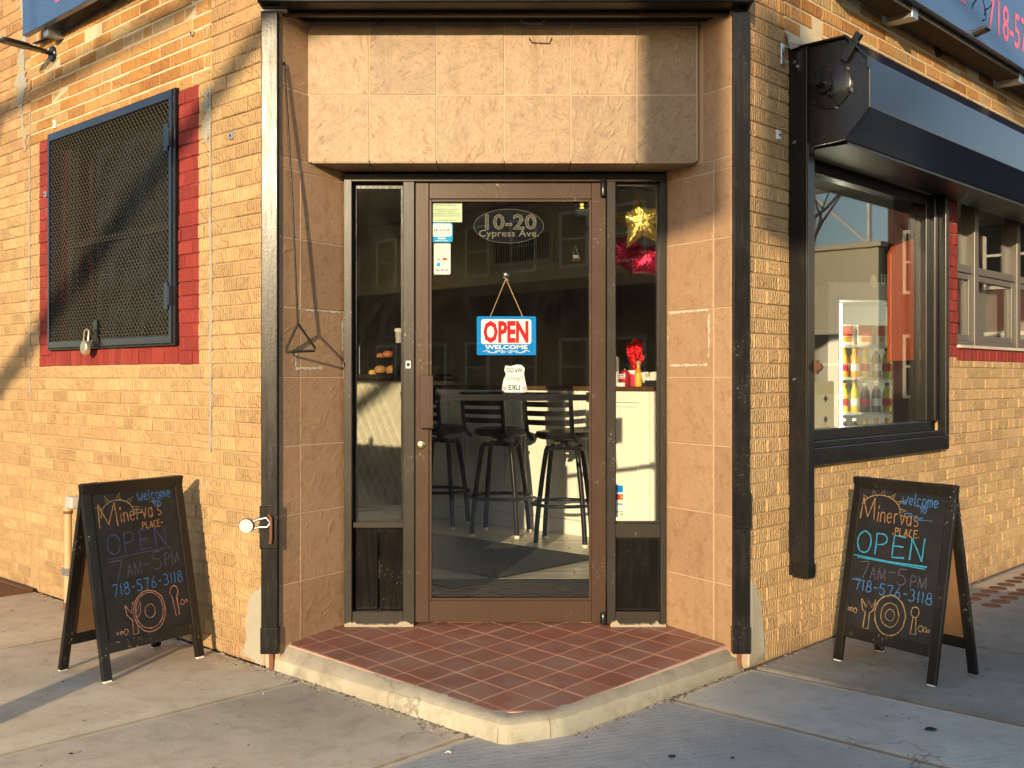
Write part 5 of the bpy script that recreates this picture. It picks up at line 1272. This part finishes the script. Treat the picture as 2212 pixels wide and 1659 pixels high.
# small plates, clips and cables on the brick
def clip(fr, x, z, lb, mat='zinc', w_=.03, h_=.035):
    t = thing('wall_clip', lb, 'clip', fr @ T(x, -.004, z)); f = fr
    MB().box(x - w_ / 2, x + w_ / 2, -.014, .0, z - h_ / 2, z + h_ / 2).build('plate', mat, t, f, bevel=.003); MB().lathe([(0, -.017), (.005, -.017), (.005, -.0141), (0, -.0141)], (x, 0, z), 8, ax='y').build('screw', 'dark', t, f)
clip(ML, *onL(120, 269), 'small white screw plate on the brick just above the mesh window', 'white', .022, .05)
clip(ML, *onL(503, 294), 'small zinc clip on the brick left of the black gate rail'); clip(ML, *onL(101, 420), 'small zinc clip on the red painted brick at the window edge')
clip(ML, *onL(418, 73), 'small dark ring anchor in the mortar above the mesh window', 'lock_body', .022, .022); clip(MR, *onR(1678, 292), 'small white plate on the brick beside the shutter rail', 'white', .03, .045)
clip(MR, *onR(1686, 118), 'tall zinc strap on the brick beside the shutter end plate', 'zinc', .03, .10)
cb = MB(); pts = [onL(px, py, .02) for px, py in ((70, 93), (95, 84), (140, 66), (180, 42), (230, 12), (300, -30))]; cb.tube([(x, -.012, z) for x, z in pts], .006, 6); o = cb.build('cable', 'dark', None, ML, smooth=60); tag(o, 'thin black cable clipped to the brick under the left sign', 'cable')
# pipe at the foot of the left wall
pp = thing('standpipe', 'tan painted pipe with an elbow rising from the pavement beside the left board', 'pipe', ML @ T(-3.68, -.06, 0))
px_ = onL(147, 1200, .09)[0]; MB().tube([(px_, -.09, -.015), (px_, -.09, .56)], .021, 14).build('riser', 'tan_pipe', pp, ML, smooth=60)
MB().tube([(px_, -.09, .55), (px_ + .004, -.09, .585), (px_ + .018, -.088, .603), (px_ + .045, -.085, .608)], .025, 14).build('elbow', 'tan_pipe', pp, ML, smooth=60)
MB().lathe([(0, -.004), (.026, -.004), (.026, .012), (0, .012)], (px_, -.09, .545), 14).build('collar', 'rust', pp, ML, smooth=40)
MB().box(px_ + .035, px_ + .12, -.125, -.04, .575, .645).build('junction_box', 'grey_plastic', pp, ML, bevel=.012, seg=3)
b = MB(); b.box(px_ - .026, px_ + .026, -.118, -.113, .195, .235).box(px_ - .028, px_ - .024, -.113, 0, .195, .235).box(px_ - .07, px_ - .03, -.006, -.001, .195, .235).box(px_ + .024, px_ + .028, -.113, 0, .195, .235); b.build('strap', 'zinc', pp, ML, bevel=.002)
MB().lathe([(0, -.012), (.030, -.012), (.026, .04), (0, .04)], (px_, -.09, 0), 14).build('foot', 'rust', pp, ML, smooth=40)
# cellar grating by the left wall
gr = thing('cellar_grate', 'rusty perforated metal plate in the pavement at the foot of the left wall', 'grate', ML @ T(-5, -.3, 0))
b = MB(); gx0, gx1, gy0, gy1 = -5.3, -4.05, -.50, -.03
for p in ((gx0, gx1, gy0, gy0 + .04), (gx0, gx1, gy1 - .04, gy1), (gx0, gx0 + .04, gy0 + .04, gy1 - .04), (gx1 - .04, gx1, gy0 + .04, gy1 - .04)): b.box(p[0], p[1], p[2], p[3], .0, .026)
b.build('rim', 'rust_iron', gr, ML, bevel=.004); b = MB()
for i in range(int((gx1 - gx0 - .08) / .038)): xx = gx0 + .045 + i * .038; b.box(xx, xx + .020, gy0 + .04, gy1 - .04, .004, .020)
for i in range(11): yy = gy0 + .05 + i * .038; b.box(gx0 + .04, gx1 - .04, yy, yy + .018, .005, .0205)
b.build('grid', 'rust_iron', gr, ML); MB().box(gx0 + .04, gx1 - .04, gy0 + .04, gy1 - .04, .0016, .003).build('pit', 'dark', gr, ML)
# round vault-light discs set in the right pavement
vl = thing('vault_light', 'row of dark round cast discs set in the right-hand pavement', 'vault light', MR @ T(4.2, -.3, 0))
for i in range(9):
    for j in range(2): MB().lathe([(0, .0005), (.052, .0005), (.050, .0045), (.036, .0045), (.034, .003), (0, .003)], (3.55 + i * .145 + j * .03, -.18 - j * .15, .002), 18).build('disc', 'rust_iron', vl, MR)
# litter
def litter(x, y, s, mat, lb):
    b = MB(); n = 9; b.add([(s * random.uniform(.5, 1) * math.cos(6.28 * k / n), s * .5 * random.uniform(.5, 1) * math.sin(6.28 * k / n), random.uniform(.001, .010)) for k in range(n)] + [(0, 0, .012)], [(k, (k + 1) % n, n) for k in range(n)])
    tag(b.build('litter_scrap', mat, None, T(x, y, .0025)), lb, 'litter', 'scraps of litter on the pavement')
def gpt(px, py): d = CAM_H * FPX / (py - 817); return (px - 1106) / FPX * d, d
for px, py, s, mt, lb in ((2010, 1578, .035, 'dark', 'crumpled dark wrapper on the right-hand pavement'), (385 * .4, 1216 + 1045 * .4, .012, 'dark', 'small black leaf scrap on the left pavement near the front'), (968, 1630, .014, 'cream', 'pale crumpled scrap by the pavement joint below the step'), (1452, 1639, .016, 'dark', 'flat dark gum spot on the pavement below the step corner'), (1582, 1643, .010, 'dark', 'tiny dark speck on the right-hand pavement')):
    litter(*gpt(px, py), s, mt, lb)
x, y = gpt(52, 1256); litter(x, y, .04, 'white', 'torn white paper scrap at the foot of the wall by the grate')
# grit and dry debris gathered along the foot of the walls and the step
def grit(fn, n, lb_mat, fr, wall):
    b = MB(); b2 = MB()
    for k in range(n):
        x, y = fn(); r = abs(random.gauss(.0022, .0016)) + .0008; m = b if random.random() < .7 else b2
        a = random.uniform(0, 6.28); e = random.uniform(.5, 2.2)
        c, s_ = math.cos(a) * r, math.sin(a) * r
        m.add([(x + c * e, y + s_ * e, .0012), (x - s_, y + c, .0012), (x - c * e, y - s_ * e, .0012), (x + s_, y - c, .0012), (x, y, .0014 + r * .8)], [(0, 1, 4), (1, 2, 4), (2, 3, 4), (3, 0, 4)])
    for q, mt in ((b, 'grit_brown'), (b2, 'plaster')):
        o = q.build('grit', mt, walk, fr); o['kind'] = 'stuff'
grit(lambda: (random.uniform(-4.6, -1.55), -abs(random.gauss(0, .035)) - .002), 500, None, ML, None)
grit(lambda: (random.uniform(-1.55, -.25), -abs(random.gauss(0, .028)) - .012), 230, None, ML, None)
grit(lambda: (random.uniform(.25, 1.5), -abs(random.gauss(0, .022)) - .0), 190, None, MR, None)
grit(lambda: (random.uniform(1.5, 4.5), -abs(random.gauss(0, .03)) - .002), 260, None, MR, None)
grit(lambda: (random.uniform(-4.5, -.3), random.uniform(-1.6, 0)), 260, None, ML, None)
grit(lambda: (random.uniform(.3, 4), random.uniform(-1.8, 0)), 220, None, MR, None)
# ------------------------------------------------------------------ chalkboard A-frames
def arc(cx, cy, rx, ry, a0, a1, n=14): return [(cx + rx * math.cos(R(a0 + (a1 - a0) * i / n)), cy + ry * math.sin(R(a0 + (a1 - a0) * i / n))) for i in range(n + 1)]
G = {  # hand lettering: strokes in a 1 x 1 box (y up)
 'O': [arc(.5, .5, .48, .5, 100, 470, 22)], 'P': [[(.12, 0), (.12, .5), (.12, 1)], [(.12, .97)] + arc(.45, .74, .42, .25, 90, -90, 10) + [(.12, .47)]],
 'E': [[(.9, .98), (.12, 1), (.1, .5), (.1, 0), (.92, .03)], [(.1, .52), (.78, .53)]], 'N': [[(.08, 0), (.1, 1)], [(.1, 1), (.88, .02)], [(.88, 0), (.92, 1.05)]],
 'M': [[(.02, 0), (.06, 1)], [(.06, 1), (.5, .1)], [(.5, .1), (.9, 1)], [(.9, 1), (.98, 0)]], 'A': [[(.02, 0), (.45, 1), (.9, 0)], [(.2, .38), (.75, .38)]],
 'L': [[(.12, 1), (.1, 0), (.85, .03)]], 'C': [arc(.55, .5, .45, .5, 55, 305, 14)], 'T': [[(.0, .98), (1, 1)], [(.5, .98), (.48, 0)]], 'W': [[(0, 1), (.2, .05), (.3, 0), (.48, .6), (.62, .02), (.72, 0), (1, 1)]],
 '7': [[(.0, .95), (.85, 1), (.4, -.05)]], '1': [[(.5, 1), (.48, 0)]], '8': [arc(.5, .75, .30, .25, 60, 420, 14) , arc(.5, .26, .40, .26, 90, 450, 14)], '5': [[(.85, 1), (.2, .97), (.15, .55)] + arc(.42, .3, .42, .30, 95, -150, 14)],
 '6': [[(.7, 1), (.35, .7), (.12, .35)] + arc(.45, .27, .34, .27, 170, 520, 14)], '3': [arc(.42, .74, .36, .26, 140, -80, 10) + arc(.42, .26, .42, .27, 80, -150, 10)], '-': [[(.1, .48), (.9, .52)]], '.': [arc(.4, .12, .08, .08, 0, 360, 6)],
 'e': [[(.1, .45), (.85, .5)] + arc(.5, .45, .4, .43, 5, 320, 14)], 'l': [[(.4, 1.5), (.4, 0)]], 'c': [arc(.55, .45, .42, .43, 50, 310, 12)], 'o': [arc(.5, .45, .42, .44, 90, 450, 16)], 'm': [[(.05, 0), (.08, .85)], [(.08, .6)] + arc(.28, .6, .2, .28, 170, 0, 8) + [(.48, 0)], [(.48, .6)] + arc(.7, .6, .2, .28, 170, 0, 8) + [(.92, 0)]],
 'i': [[(.4, .85), (.42, 0)], arc(.40, 1.28, .14, .14, 0, 360, 10)], 'n': [[(.1, 0), (.12, .9)], [(.12, .55)] + arc(.5, .55, .36, .33, 170, 0, 8) + [(.88, 0)]], 'r': [[(.2, 0), (.2, .9)], [(.2, .6)] + arc(.52, .58, .34, .3, 165, 50, 7)], 'v': [[(.05, .9), (.45, 0), (.9, .95)]],
 'a': [arc(.45, .42, .38, .42, 30, 390, 14), [(.82, .88), (.85, 0)]], 's': [arc(.5, .66, .32, .22, 50, 250, 8) + arc(.5, .22, .36, .22, 80, -150, 8)], "'": [[(.3, 1.5), (.2, 1.15)]], ' ': []}
BW, BH = .53, .862
def UM(u): return .5 + (u - .52) * .90
def chalk(b, s, u0, u1, v, h, slope=0.0, wd=.0042, widths=None, passes=2):
    """write s from u0 to u1 (fractions of the width), baseline v (fraction from the top), letter height h (m)"""
    ws = [(widths or {}).get(c, {'i': .35, 'l': .35, '1': .4, "'": .3, '.': .3, '-': .7, 'M': 1.15, 'm': 1.2, 'W': 1.3, 'w': 1.2}.get(c, 1)) for c in s]
    u0, u1 = UM(u0), UM(u1); tot = sum(ws) + .22 * (len(s) - 1); x = u0 * BW; sc_ = (u1 - u0) * BW / tot
    for c, w_ in zip(s, ws):
        for st in G[c]:
            for ps in range(passes):
                pts = []
                for k, (p, q) in enumerate(st):
                    n_ = 1 if k == 0 else (4 if len(st) <= 4 else 1)
                    pp_ = st[k - 1] if k else (p, q)
                    for i in range(1, n_ + 1):
                        f = i / n_; px, py = pp_[0] + (p - pp_[0]) * f, pp_[1] + (q - pp_[1]) * f
                        xx = x + px * w_ * sc_; pts.append((xx + random.gauss(0, .0009) + ps * .0011, -v * BH + py * h + slope * (xx - u0 * BW) + random.gauss(0, .0009)))
                if len(pts) > 1: b.ribbon(pts, .86 * wd * (1 if ps == 0 else .55), -.0004 * ps, jit=.25)
        x += (w_ + .22) * sc_
def drawn(b, pts, wd=.0042, n=2):
    for k in range(n): b.ribbon([(UM(u) * BW + random.gauss(0, .0012), -v * BH + random.gauss(0, .0012)) for u, v in pts], wd * (1 - .4 * k), -.0004 * k, jit=.3)
def circ(u, v, r, n=26, e=1.0): return [(u + r / BW * math.cos(6.283 * i / n), v + r * e / BH * math.sin(6.283 * i / n)) for i in range(n + 1)]
def a_board(fr, label, words, spread=.350, mirror=False):
    t = thing('sandwich_board', label, 'sandwich board', fr, 'chalk menu boards either side of the doorway')
    HZ = .845; tilt = math.atan2(spread / 2, HZ)
    for side in (1, -1):
        # panel frame: x along the board, z up the slope from the top edge (z = 0 at the top), y into the board
        f = fr @ (I4 if side == 1 else RZ(math.pi)) @ T(0, -.001, HZ) @ RX(-tilt) @ T(-BW / 2, 0, 0)
        nm = 'panel'
        root = MB(); root.box(.040, BW - .040, .006, .010, -.825 * BH, -.05); root = root.build('chalkboard', ['chalkboard'], t, f)
        back = MB().box(.040, BW - .040, .0102, .0130, -.825 * BH, -.05).build('hardboard_back', 'hardboard', root, f)
        for x0, x1 in ((0, .043), (BW - .043, BW)): 
            lg = MB().box(x0, x1, 0, .021, -BH + .008, 0).build('leg', 'black_wood', t, f, bevel=.003)
            MB().box(x0 + .004, x1 - .004, .002, .019, -BH - .003, -BH + .0085).build('foot', 'white', lg, f)
        MB().box(.043, BW - .043, .001, .020, -.052, -.0005).build('top_rail', 'black_wood', t, f, bevel=.003)
        MB().box(.043, BW - .043, .001, .020, -.862 * BH, -.805 * BH).build('bottom_rail', 'black_wood', t, f, bevel=.003)
        if side == 1: words(root, f @ T(0, .0056, 0))
    for s in (-1, 1): MB().lathe([(0, -.02), (.007, -.02), (.007, .02), (0, .02)], (s * .2, 0, HZ - .006), 8, ax='x').build('hinge', 'steel', t, fr)
    return t
def words_left(root, f):
    def w(mat, fn):
        b = MB(); fn(b); b.build('chalk_writing', mat, root, f)
    w('chalk_blue', lambda b: (chalk(b, 'Welcome', .55, .925, .118, .034, .02), chalk(b, 'TO', .715, .80, .160, .024, .02), drawn(b, [(.68, .127), (.82, .122)], .003, 1)))
    w('chalk_orange', lambda b: (chalk(b, 'M', .11, .31, .235, .105, .0, .0048), chalk(b, "inerva's", .34, .80, .222, .050, .07, .0045), chalk(b, '.PLACE-', .545, .80, .268, .030, .03)))
    w('chalk_tan', lambda b: (drawn(b, [(.32 + .175 * math.cos(R(a)), .175 - .075 * math.sin(R(a))) for a in range(188, -12, -8)], .004, 3), [drawn(b, [(.32 + .185 * math.cos(R(a)) , .175 - .080 * math.sin(R(a))), (.32 + .255 * math.cos(R(a + 3)), .175 - .115 * math.sin(R(a + 3))), (.32 + .185 * math.cos(R(a + 12)), .175 - .080 * math.sin(R(a + 12)))], .003, 1) for a in (10, 42, 78, 115, 150)], drawn(b, [(.48, .186), (.58, .180)], .003)))
    w('chalk_indigo', lambda b: (chalk(b, 'OPEN', .165, .82, .378, .088, .02, .005), drawn(b, [(.17, .398), (.5, .391), (.86, .384)], .0045)))
    w('chalk_violet', lambda b: (chalk(b, '7', .165, .33, .508, .085, 0, .0048), chalk(b, 'AM', .34, .50, .502, .058, .0), chalk(b, '-', .52, .61, .482, .05), chalk(b, '5', .62, .74, .488, .080, 0, .0048), chalk(b, 'PM', .76, .925, .478, .058)))
    w('chalk_blue', lambda b: (chalk(b, '718-576-3118', .165, .945, .588, .050, .03, .0045),))
    w('chalk_pink', lambda b: (drawn(b, circ(.53, .695, .092, 30)), drawn(b, circ(.53, .692, .080, 30), .003), drawn(b, circ(.535, .695, .030, 20), .003, 1),
        drawn(b, [(.275, .645), (.285, .695), (.33, .725), (.33, .795), (.385, .795), (.38, .725), (.43, .69), (.44, .635), (.395, .685), (.36, .630), (.335, .690), (.275, .645)], .004, 2),
        drawn(b, [(.80, .655), (.775, .625), (.785, .600), (.825, .588), (.86, .600), (.87, .625), (.845, .655), (.855, .745), (.815, .748), (.80, .655)], .004, 2),
        drawn(b, circ(.255, .775, .012, 12), .003), drawn(b, circ(.205, .775, .007, 10), .003), drawn(b, circ(.165, .775, .005, 10), .003), drawn(b, circ(.905, .685, .012, 12), .003), drawn(b, circ(.955, .682, .006, 10), .003)))
def words_right(root, f):
    def w(mat, fn):
        b = MB(); fn(b); b.build('chalk_writing', mat, root, f)
    w('chalk_blue', lambda b: (chalk(b, 'Welcome', .52, .90, .125, .036, .0, .0045), chalk(b, 'TO', .72, .785, .160, .024), drawn(b, [(.66, .128), (.80, .128)], .003, 1), drawn(b, [(.56, .172), (.64, .168), (.60, .186), (.70, .176), (.66, .192), (.76, .182), (.70, .196), (.86, .194)], .0025, 2)))
    w('chalk_orange', lambda b: (chalk(b, 'M', .075, .235, .225, .100, .0, .0048), chalk(b, 'inervas', .265, .72, .232, .052, .0, .0045), chalk(b, '.PLACE.', .455, .745, .290, .034)))
    w('chalk_tan', lambda b: (drawn(b, [(.29 + .22 * math.cos(R(a)), .175 - .085 * math.sin(R(a))) for a in range(160, -4, -7)], .004, 3), [drawn(b, [(.29 + .225 * math.cos(R(a)), .175 - .088 * math.sin(R(a))), (.29 + .29 * math.cos(R(a + 3)), .175 - .120 * math.sin(R(a + 3))), (.29 + .225 * math.cos(R(a + 10)), .175 - .088 * math.sin(R(a + 10)))], .003, 1) for a in (5, 30, 55, 82, 108, 134)], drawn(b, [(.51, .186), (.60, .190)], .003)))
    w('chalk_cyan', lambda b: (chalk(b, 'OPEN', .075, .815, .405, .098, .0, .0066, passes=3), drawn(b, [(.05, .425), (.45, .432), (.86, .430)], .006, 3), drawn(b, [(.10, .434), (.84, .438)], .004, 2)))
    w('chalk_violet', lambda b: (chalk(b, '7', .135, .26, .535, .075, 0, .0048), chalk(b, 'AM', .265, .43, .535, .055), chalk(b, '-', .45, .55, .512, .05), chalk(b, '5', .555, .67, .540, .072, 0, .0048), chalk(b, 'PM', .70, .87, .540, .052)))
    w('chalk_blue', lambda b: (chalk(b, '718-576-3118', .10, .95, .605, .050, -.012, .0045), drawn(b, [(.06, .552), (.22, .553)], .003)))
    w('chalk_tan', lambda b: (drawn(b, circ(.53, .702, .088, 30)), drawn(b, circ(.53, .70, .052, 26), .003), drawn(b, circ(.53, .70, .026, 18), .003, 1),
        drawn(b, [(.20, .645), (.225, .70), (.26, .715), (.255, .795), (.315, .795), (.31, .715), (.345, .695), (.36, .635), (.32, .680), (.285, .650), (.26, .685), (.20, .645)], .004, 2),
        drawn(b, [(.775, .685), (.765, .77), (.82, .77), (.805, .685)], .004, 2), drawn(b, circ(.79, .660, .022, 14), .0035),
        drawn(b, circ(.145, .715, .011, 12), .003), drawn(b, circ(.105, .712, .008, 10), .003), drawn(b, circ(.072, .712, .007, 10), .003), drawn(b, circ(.865, .735, .013, 12), .003), drawn(b, circ(.91, .735, .009, 10), .003), drawn(b, circ(.945, .738, .006, 10), .003)))
FLb, FRb = Vector((-1.739, 4.513, 0)), Vector((-1.435, 4.947, 0)); ex = (FRb - FLb).normalized(); inn = Vector((-ex.y, ex.x, 0))
a_board(frame((FLb + FRb) / 2 + inn * .175, ex), 'black chalk sandwich board in sunlight left of the doorway, OPEN in dull indigo', words_left)
FLb, FRb = Vector((1.486, 4.903, 0)), Vector((1.783, 4.464, 0)); ex = (FRb - FLb).normalized(); inn = Vector((-ex.y, ex.x, 0))
a_board(frame((FLb + FRb) / 2 + inn * .1625, ex), 'black chalk sandwich board in shade right of the doorway, OPEN in bright cyan', words_right, .325)

# ------------------------------------------------------------------ across the street and at the kerb: what throws the long shadows and shows in the glass
bo = thing('bollard', 'black steel bollard on the left pavement behind the viewer', 'bollard', T(-2.626, 1.70, 0))
MB().lathe([(0, 0), (.082, 0), (.082, .92), (.07, .97), (.04, .995), (0, 1.0)], (-2.626, 1.70, 0), 20).build('post', 'black_paint', bo, smooth=40)
MB().lathe([(.0, .0), (.12, 0), (.12, .02), (.083, .03), (0, .03)], (-2.626, 1.70, 0), 20).build('base', 'black_paint', bo, smooth=40)
def back_trace(p, t): return p - SUN * (t / math.cos(SUN_EL))
def onwall(x, z): return ML @ Vector((x, 0, z))
tr = None
base = back_trace(onwall(-5.75, .66), 11.0); base0 = Vector((base.x - .05, base.y, -.02))
tr = thing('street_tree', 'bare street tree at the kerb behind the viewer', 'tree', T(base0.x, base0.y, 0))
b = MB(); b.tube([base0, base0.lerp(base, .35) + Vector((.03, .02, 0)), base0.lerp(base, .7), base], [.17, .14, .12, .11], 12); b.build('trunk', 'bark', tr, smooth=60)
def limb(pts, r0, r1, name='limb'):
    n = len(pts); MB().tube(pts, [r0 + (r1 - r0) * i / (n - 1) for i in range(n)], 9).build(name, 'bark', tr, smooth=60)
L1 = [base] + [back_trace(onwall(x, z), 11.0 + d) for x, z, d in ((-4.62, 1.27, .05), (-3.72, 1.755, .1), (-3.1, 2.07, 0), (-2.48, 2.424, .1), (-1.83, 2.77, .2), (-1.2, 3.12, .25), (-.3, 3.7, .4))]
limb(L1, .095, .057)
L2 = [base, back_trace(onwall(-5.25, 1.9), 11.0)] + [back_trace(onwall(*onL(px, py)), 11.0 + .05 * k) for k, (px, py) in enumerate(((0, 245), (111, 181), (213, 120), (309, 68), (405, 13), (520, -70)))]
limb(L2, .085, .045)
L3 = [base, base + Vector((-.2, -.3, 1.4)), base + Vector((-.5, -.5, 3.0)), base + Vector((-.6, -.4, 4.6))]; limb(L3, .09, .02)
rs = random.Random(3); tw = MB()
def twig(p, d, ln, r, dep):
    pts = [p]; q = p.copy(); dd = d.copy()
    for i in range(4): dd = (dd + Vector((rs.uniform(-.3, .3), rs.uniform(-.3, .3), rs.uniform(-.1, .3)))).normalized(); q = q + dd * (ln / 4); pts.append(q.copy())
    tw.tube(pts, [r * (1 - .16 * i) for i in range(5)], 5, caps=False)
    if dep:
        for k in (2, 3, 4): twig(pts[k], (dd + Vector((rs.uniform(-1, 1), rs.uniform(-1, 1), rs.uniform(0, .7)))).normalized(), ln * .62, r * .55, dep - 1)
for lm in (L2, L3):
    for p in lm[2:]: twig(p, Vector((rs.uniform(-.6, .6), rs.uniform(-.6, .6), 1)).normalized(), .8, .016, 2)
twig(L1[-1], Vector((.7, .2, .7)).normalized(), 1.2, .03, 3)
tw.build('crown', 'bark', tr)
# traffic signal over the crossing, about 12 m towards the sun
def sig_at(x, y, z, t): return back_trace(Vector((x, y, z)), t)
sg_ = thing('traffic_signal', 'hanging traffic signal heads on a mast arm over the street behind the viewer', 'traffic signal', T(0, -7, 4.4))
for (x, z0, z1, wd) in ((.80, 2.02, 3.25, .40), (1.30, 1.95, 3.0, .30)):
    p = sig_at(x, 4.9, z0, 11.6); q = sig_at(x, 4.9, z1, 11.6); f = T(p.x, p.y, p.z) @ RZ(-SUN_AZ); hh = q.z - p.z
    b = MB().box(-wd / 2, wd / 2, -.10, .10, 0, hh); h_ = b.build('head', 'signal_yellow', sg_, f, bevel=.03)
    for k in range(3): MB().lathe([(0, .10), (.11, .10), (.12, .24), (.115, .24), (.105, .11), (0, .11)], (0, 0, hh * (k + .5) / 3), 16, ax='y').build('visor', 'black_paint', h_, f)
    MB().tube([(0, 0, hh), (0, 0, hh + .5)], .03, 8).build('hanger', 'black_paint', sg_, f)
p = sig_at(.80, 4.9, 3.25, 11.6); zt = p.z + .5
MB().tube([(p.x - .4, p.y + .1, zt), (p.x + 3, p.y - .8, zt + .1), (p.x + 8, p.y - 2.2, zt - .2)], .06, 10).build('mast_arm', 'black_paint', sg_, smooth=60)
MB().tube([(p.x + 8, p.y - 2.2, -.14), (p.x + 8, p.y - 2.2, zt + .6)], .11, 12).build('mast', 'black_paint', sg_, smooth=60)

def row_house(name, label, a0, a1, b0, b1, h, mat, cols, rows, face, sill='stucco', parapet=.4, door=True):
    """box building in (a, b) axes with recessed windows on the side that looks at the shop: face 'a' (a = a1) or 'b' (b = b1)"""
    t = thing(name, label, 'building', frame(AB((a0 + a1) / 2, (b0 + b1) / 2, 0), -TL))
    MB().prismxy(abp([(a0, b0), (a1, b0), (a1, b1), (a0, b1)])[::1], -.14, h).build('wall', mat, t)
    bm_fix(t.children[-1])
    rf = MB().prismxy(abp([(a0 - .1, b0 - .1), (a1 + .1, b0 - .1), (a1 + .1, b1 + .1), (a0 - .1, b1 + .1)]), h, h + .12).build('roof', sill, t); bm_fix(rf)
    if face == 'a': fr = frame(AB(a1, b1), -TR); wd = b1 - b0
    elif face == 'c': fr = frame(AB(a1, b0), -TL); wd = a1 - a0
    else: fr = frame(AB(a0, b1), TL); wd = a1 - a0
    for c in range(cols):
        for r_ in range(rows):
            cx = wd * (c + .5) / cols; z = .9 + r_ * (h - .6) / rows; w_, hh = min(1.0, wd / cols * .5), min(1.5, (h - .6) / rows * .55)
            wn = MB()
            for q in ((cx - w_ / 2 - .08, cx - w_ / 2, z - .08, z + hh + .08), (cx + w_ / 2, cx + w_ / 2 + .08, z - .08, z + hh + .08), (cx - w_ / 2, cx + w_ / 2, z - .08, z), (cx - w_ / 2, cx + w_ / 2, z + hh, z + hh + .08), (cx - w_ / 2, cx + w_ / 2, z + hh / 2 - .03, z + hh / 2 + .03)): wn.box(q[0], q[1], -.06, .02, q[2], q[3])
            wn = wn.build('window', sill, t, fr); MB().box(cx - w_ / 2, cx + w_ / 2, -.02, -.005, z, z + hh).build('pane', 'decal_dark', wn, fr)
    return t
def bm_fix(o):
    bm = bmesh.new(); bm.from_mesh(o.data); bmesh.ops.recalc_face_normals(bm, faces=bm.faces); bm.to_mesh(o.data); bm.free()
row_house('stucco_house', 'low tan stucco building mirrored in the right display window', -20, -8.5, 22, 32, 4.5, 'stucco', 5, 1, 'c')
t = thing('roof_terrace', 'timber terrace frame on the roof of the tan building', 'terrace', frame(AB(-12, 23, 4.62), -TL))
for k in range(6):
    p = AB(-9.0 - k * 1.5, 22.6); MB().tube([(p.x, p.y, 4.6), (p.x, p.y, 6.1)], .06, 6).build('post', 'white', t)
    if k < 5:
        q = AB(-9.0 - (k + 1) * 1.5, 22.6); MB().tube([(p.x, p.y, 4.65), (q.x, q.y, 6.0)], .04, 6).build('brace', 'white', t)
p, q = AB(-8.8, 22.6), AB(-16.8, 22.6); MB().tube([(p.x, p.y, 6.15), (q.x, q.y, 6.15)], .09, 6).build('beam', 'wood_grey', t)
row_house('brick_house', 'dark brown brick building mirrored in the right display window', -8.4, 3.0, 22.3, 34, 5.6, 'brown_brick', 6, 2, 'c', 'stucco')
tr = thing('street_tree', 'bare tree in front of the tan building mirrored in the right window', 'tree', frame(AB(-8.6, 17), -TL)); p = AB(-8.7, 17.5); tw = MB()
MB().tube([(p.x, p.y, -.14), (p.x, p.y, 2.4), (p.x + .1, p.y, 4.4)], [.16, .12, .09], 10).build('trunk', 'bark', tr, smooth=60)
for k in range(6): twig(Vector((p.x + .1 * k / 6, p.y, 3.0 + .28 * k)), Vector((rs.uniform(-1, 1), rs.uniform(-1, 1), .8)).normalized(), 2.6, .05, 3)
tw.build('crown', 'bark', tr)
row_house('corner_house', 'two-storey brick building diagonally across the crossing behind the viewer', -29, -18.0, -33.4, -24.5, 8.07, 'brown_brick', 4, 2, 'a', 'stucco')
row_house('corner_house', 'long two-storey brick row across the right street behind the viewer', -29, -18.2, -24.2, -7.0, 8.1, 'brown_brick', 8, 2, 'a', 'stucco')
row_house('corner_house', 'low shop building across the left street behind the viewer', -10.0, 4.0, -42, -32.0, 3.9, 'brown_brick', 6, 1, 'b', 'roof_tar')
row_house('corner_house', 'grey stucco building further along the left street behind the viewer', 6.0, 22.0, -30, -18.0, 6.2, 'stucco', 7, 2, 'b', 'roof_tar')
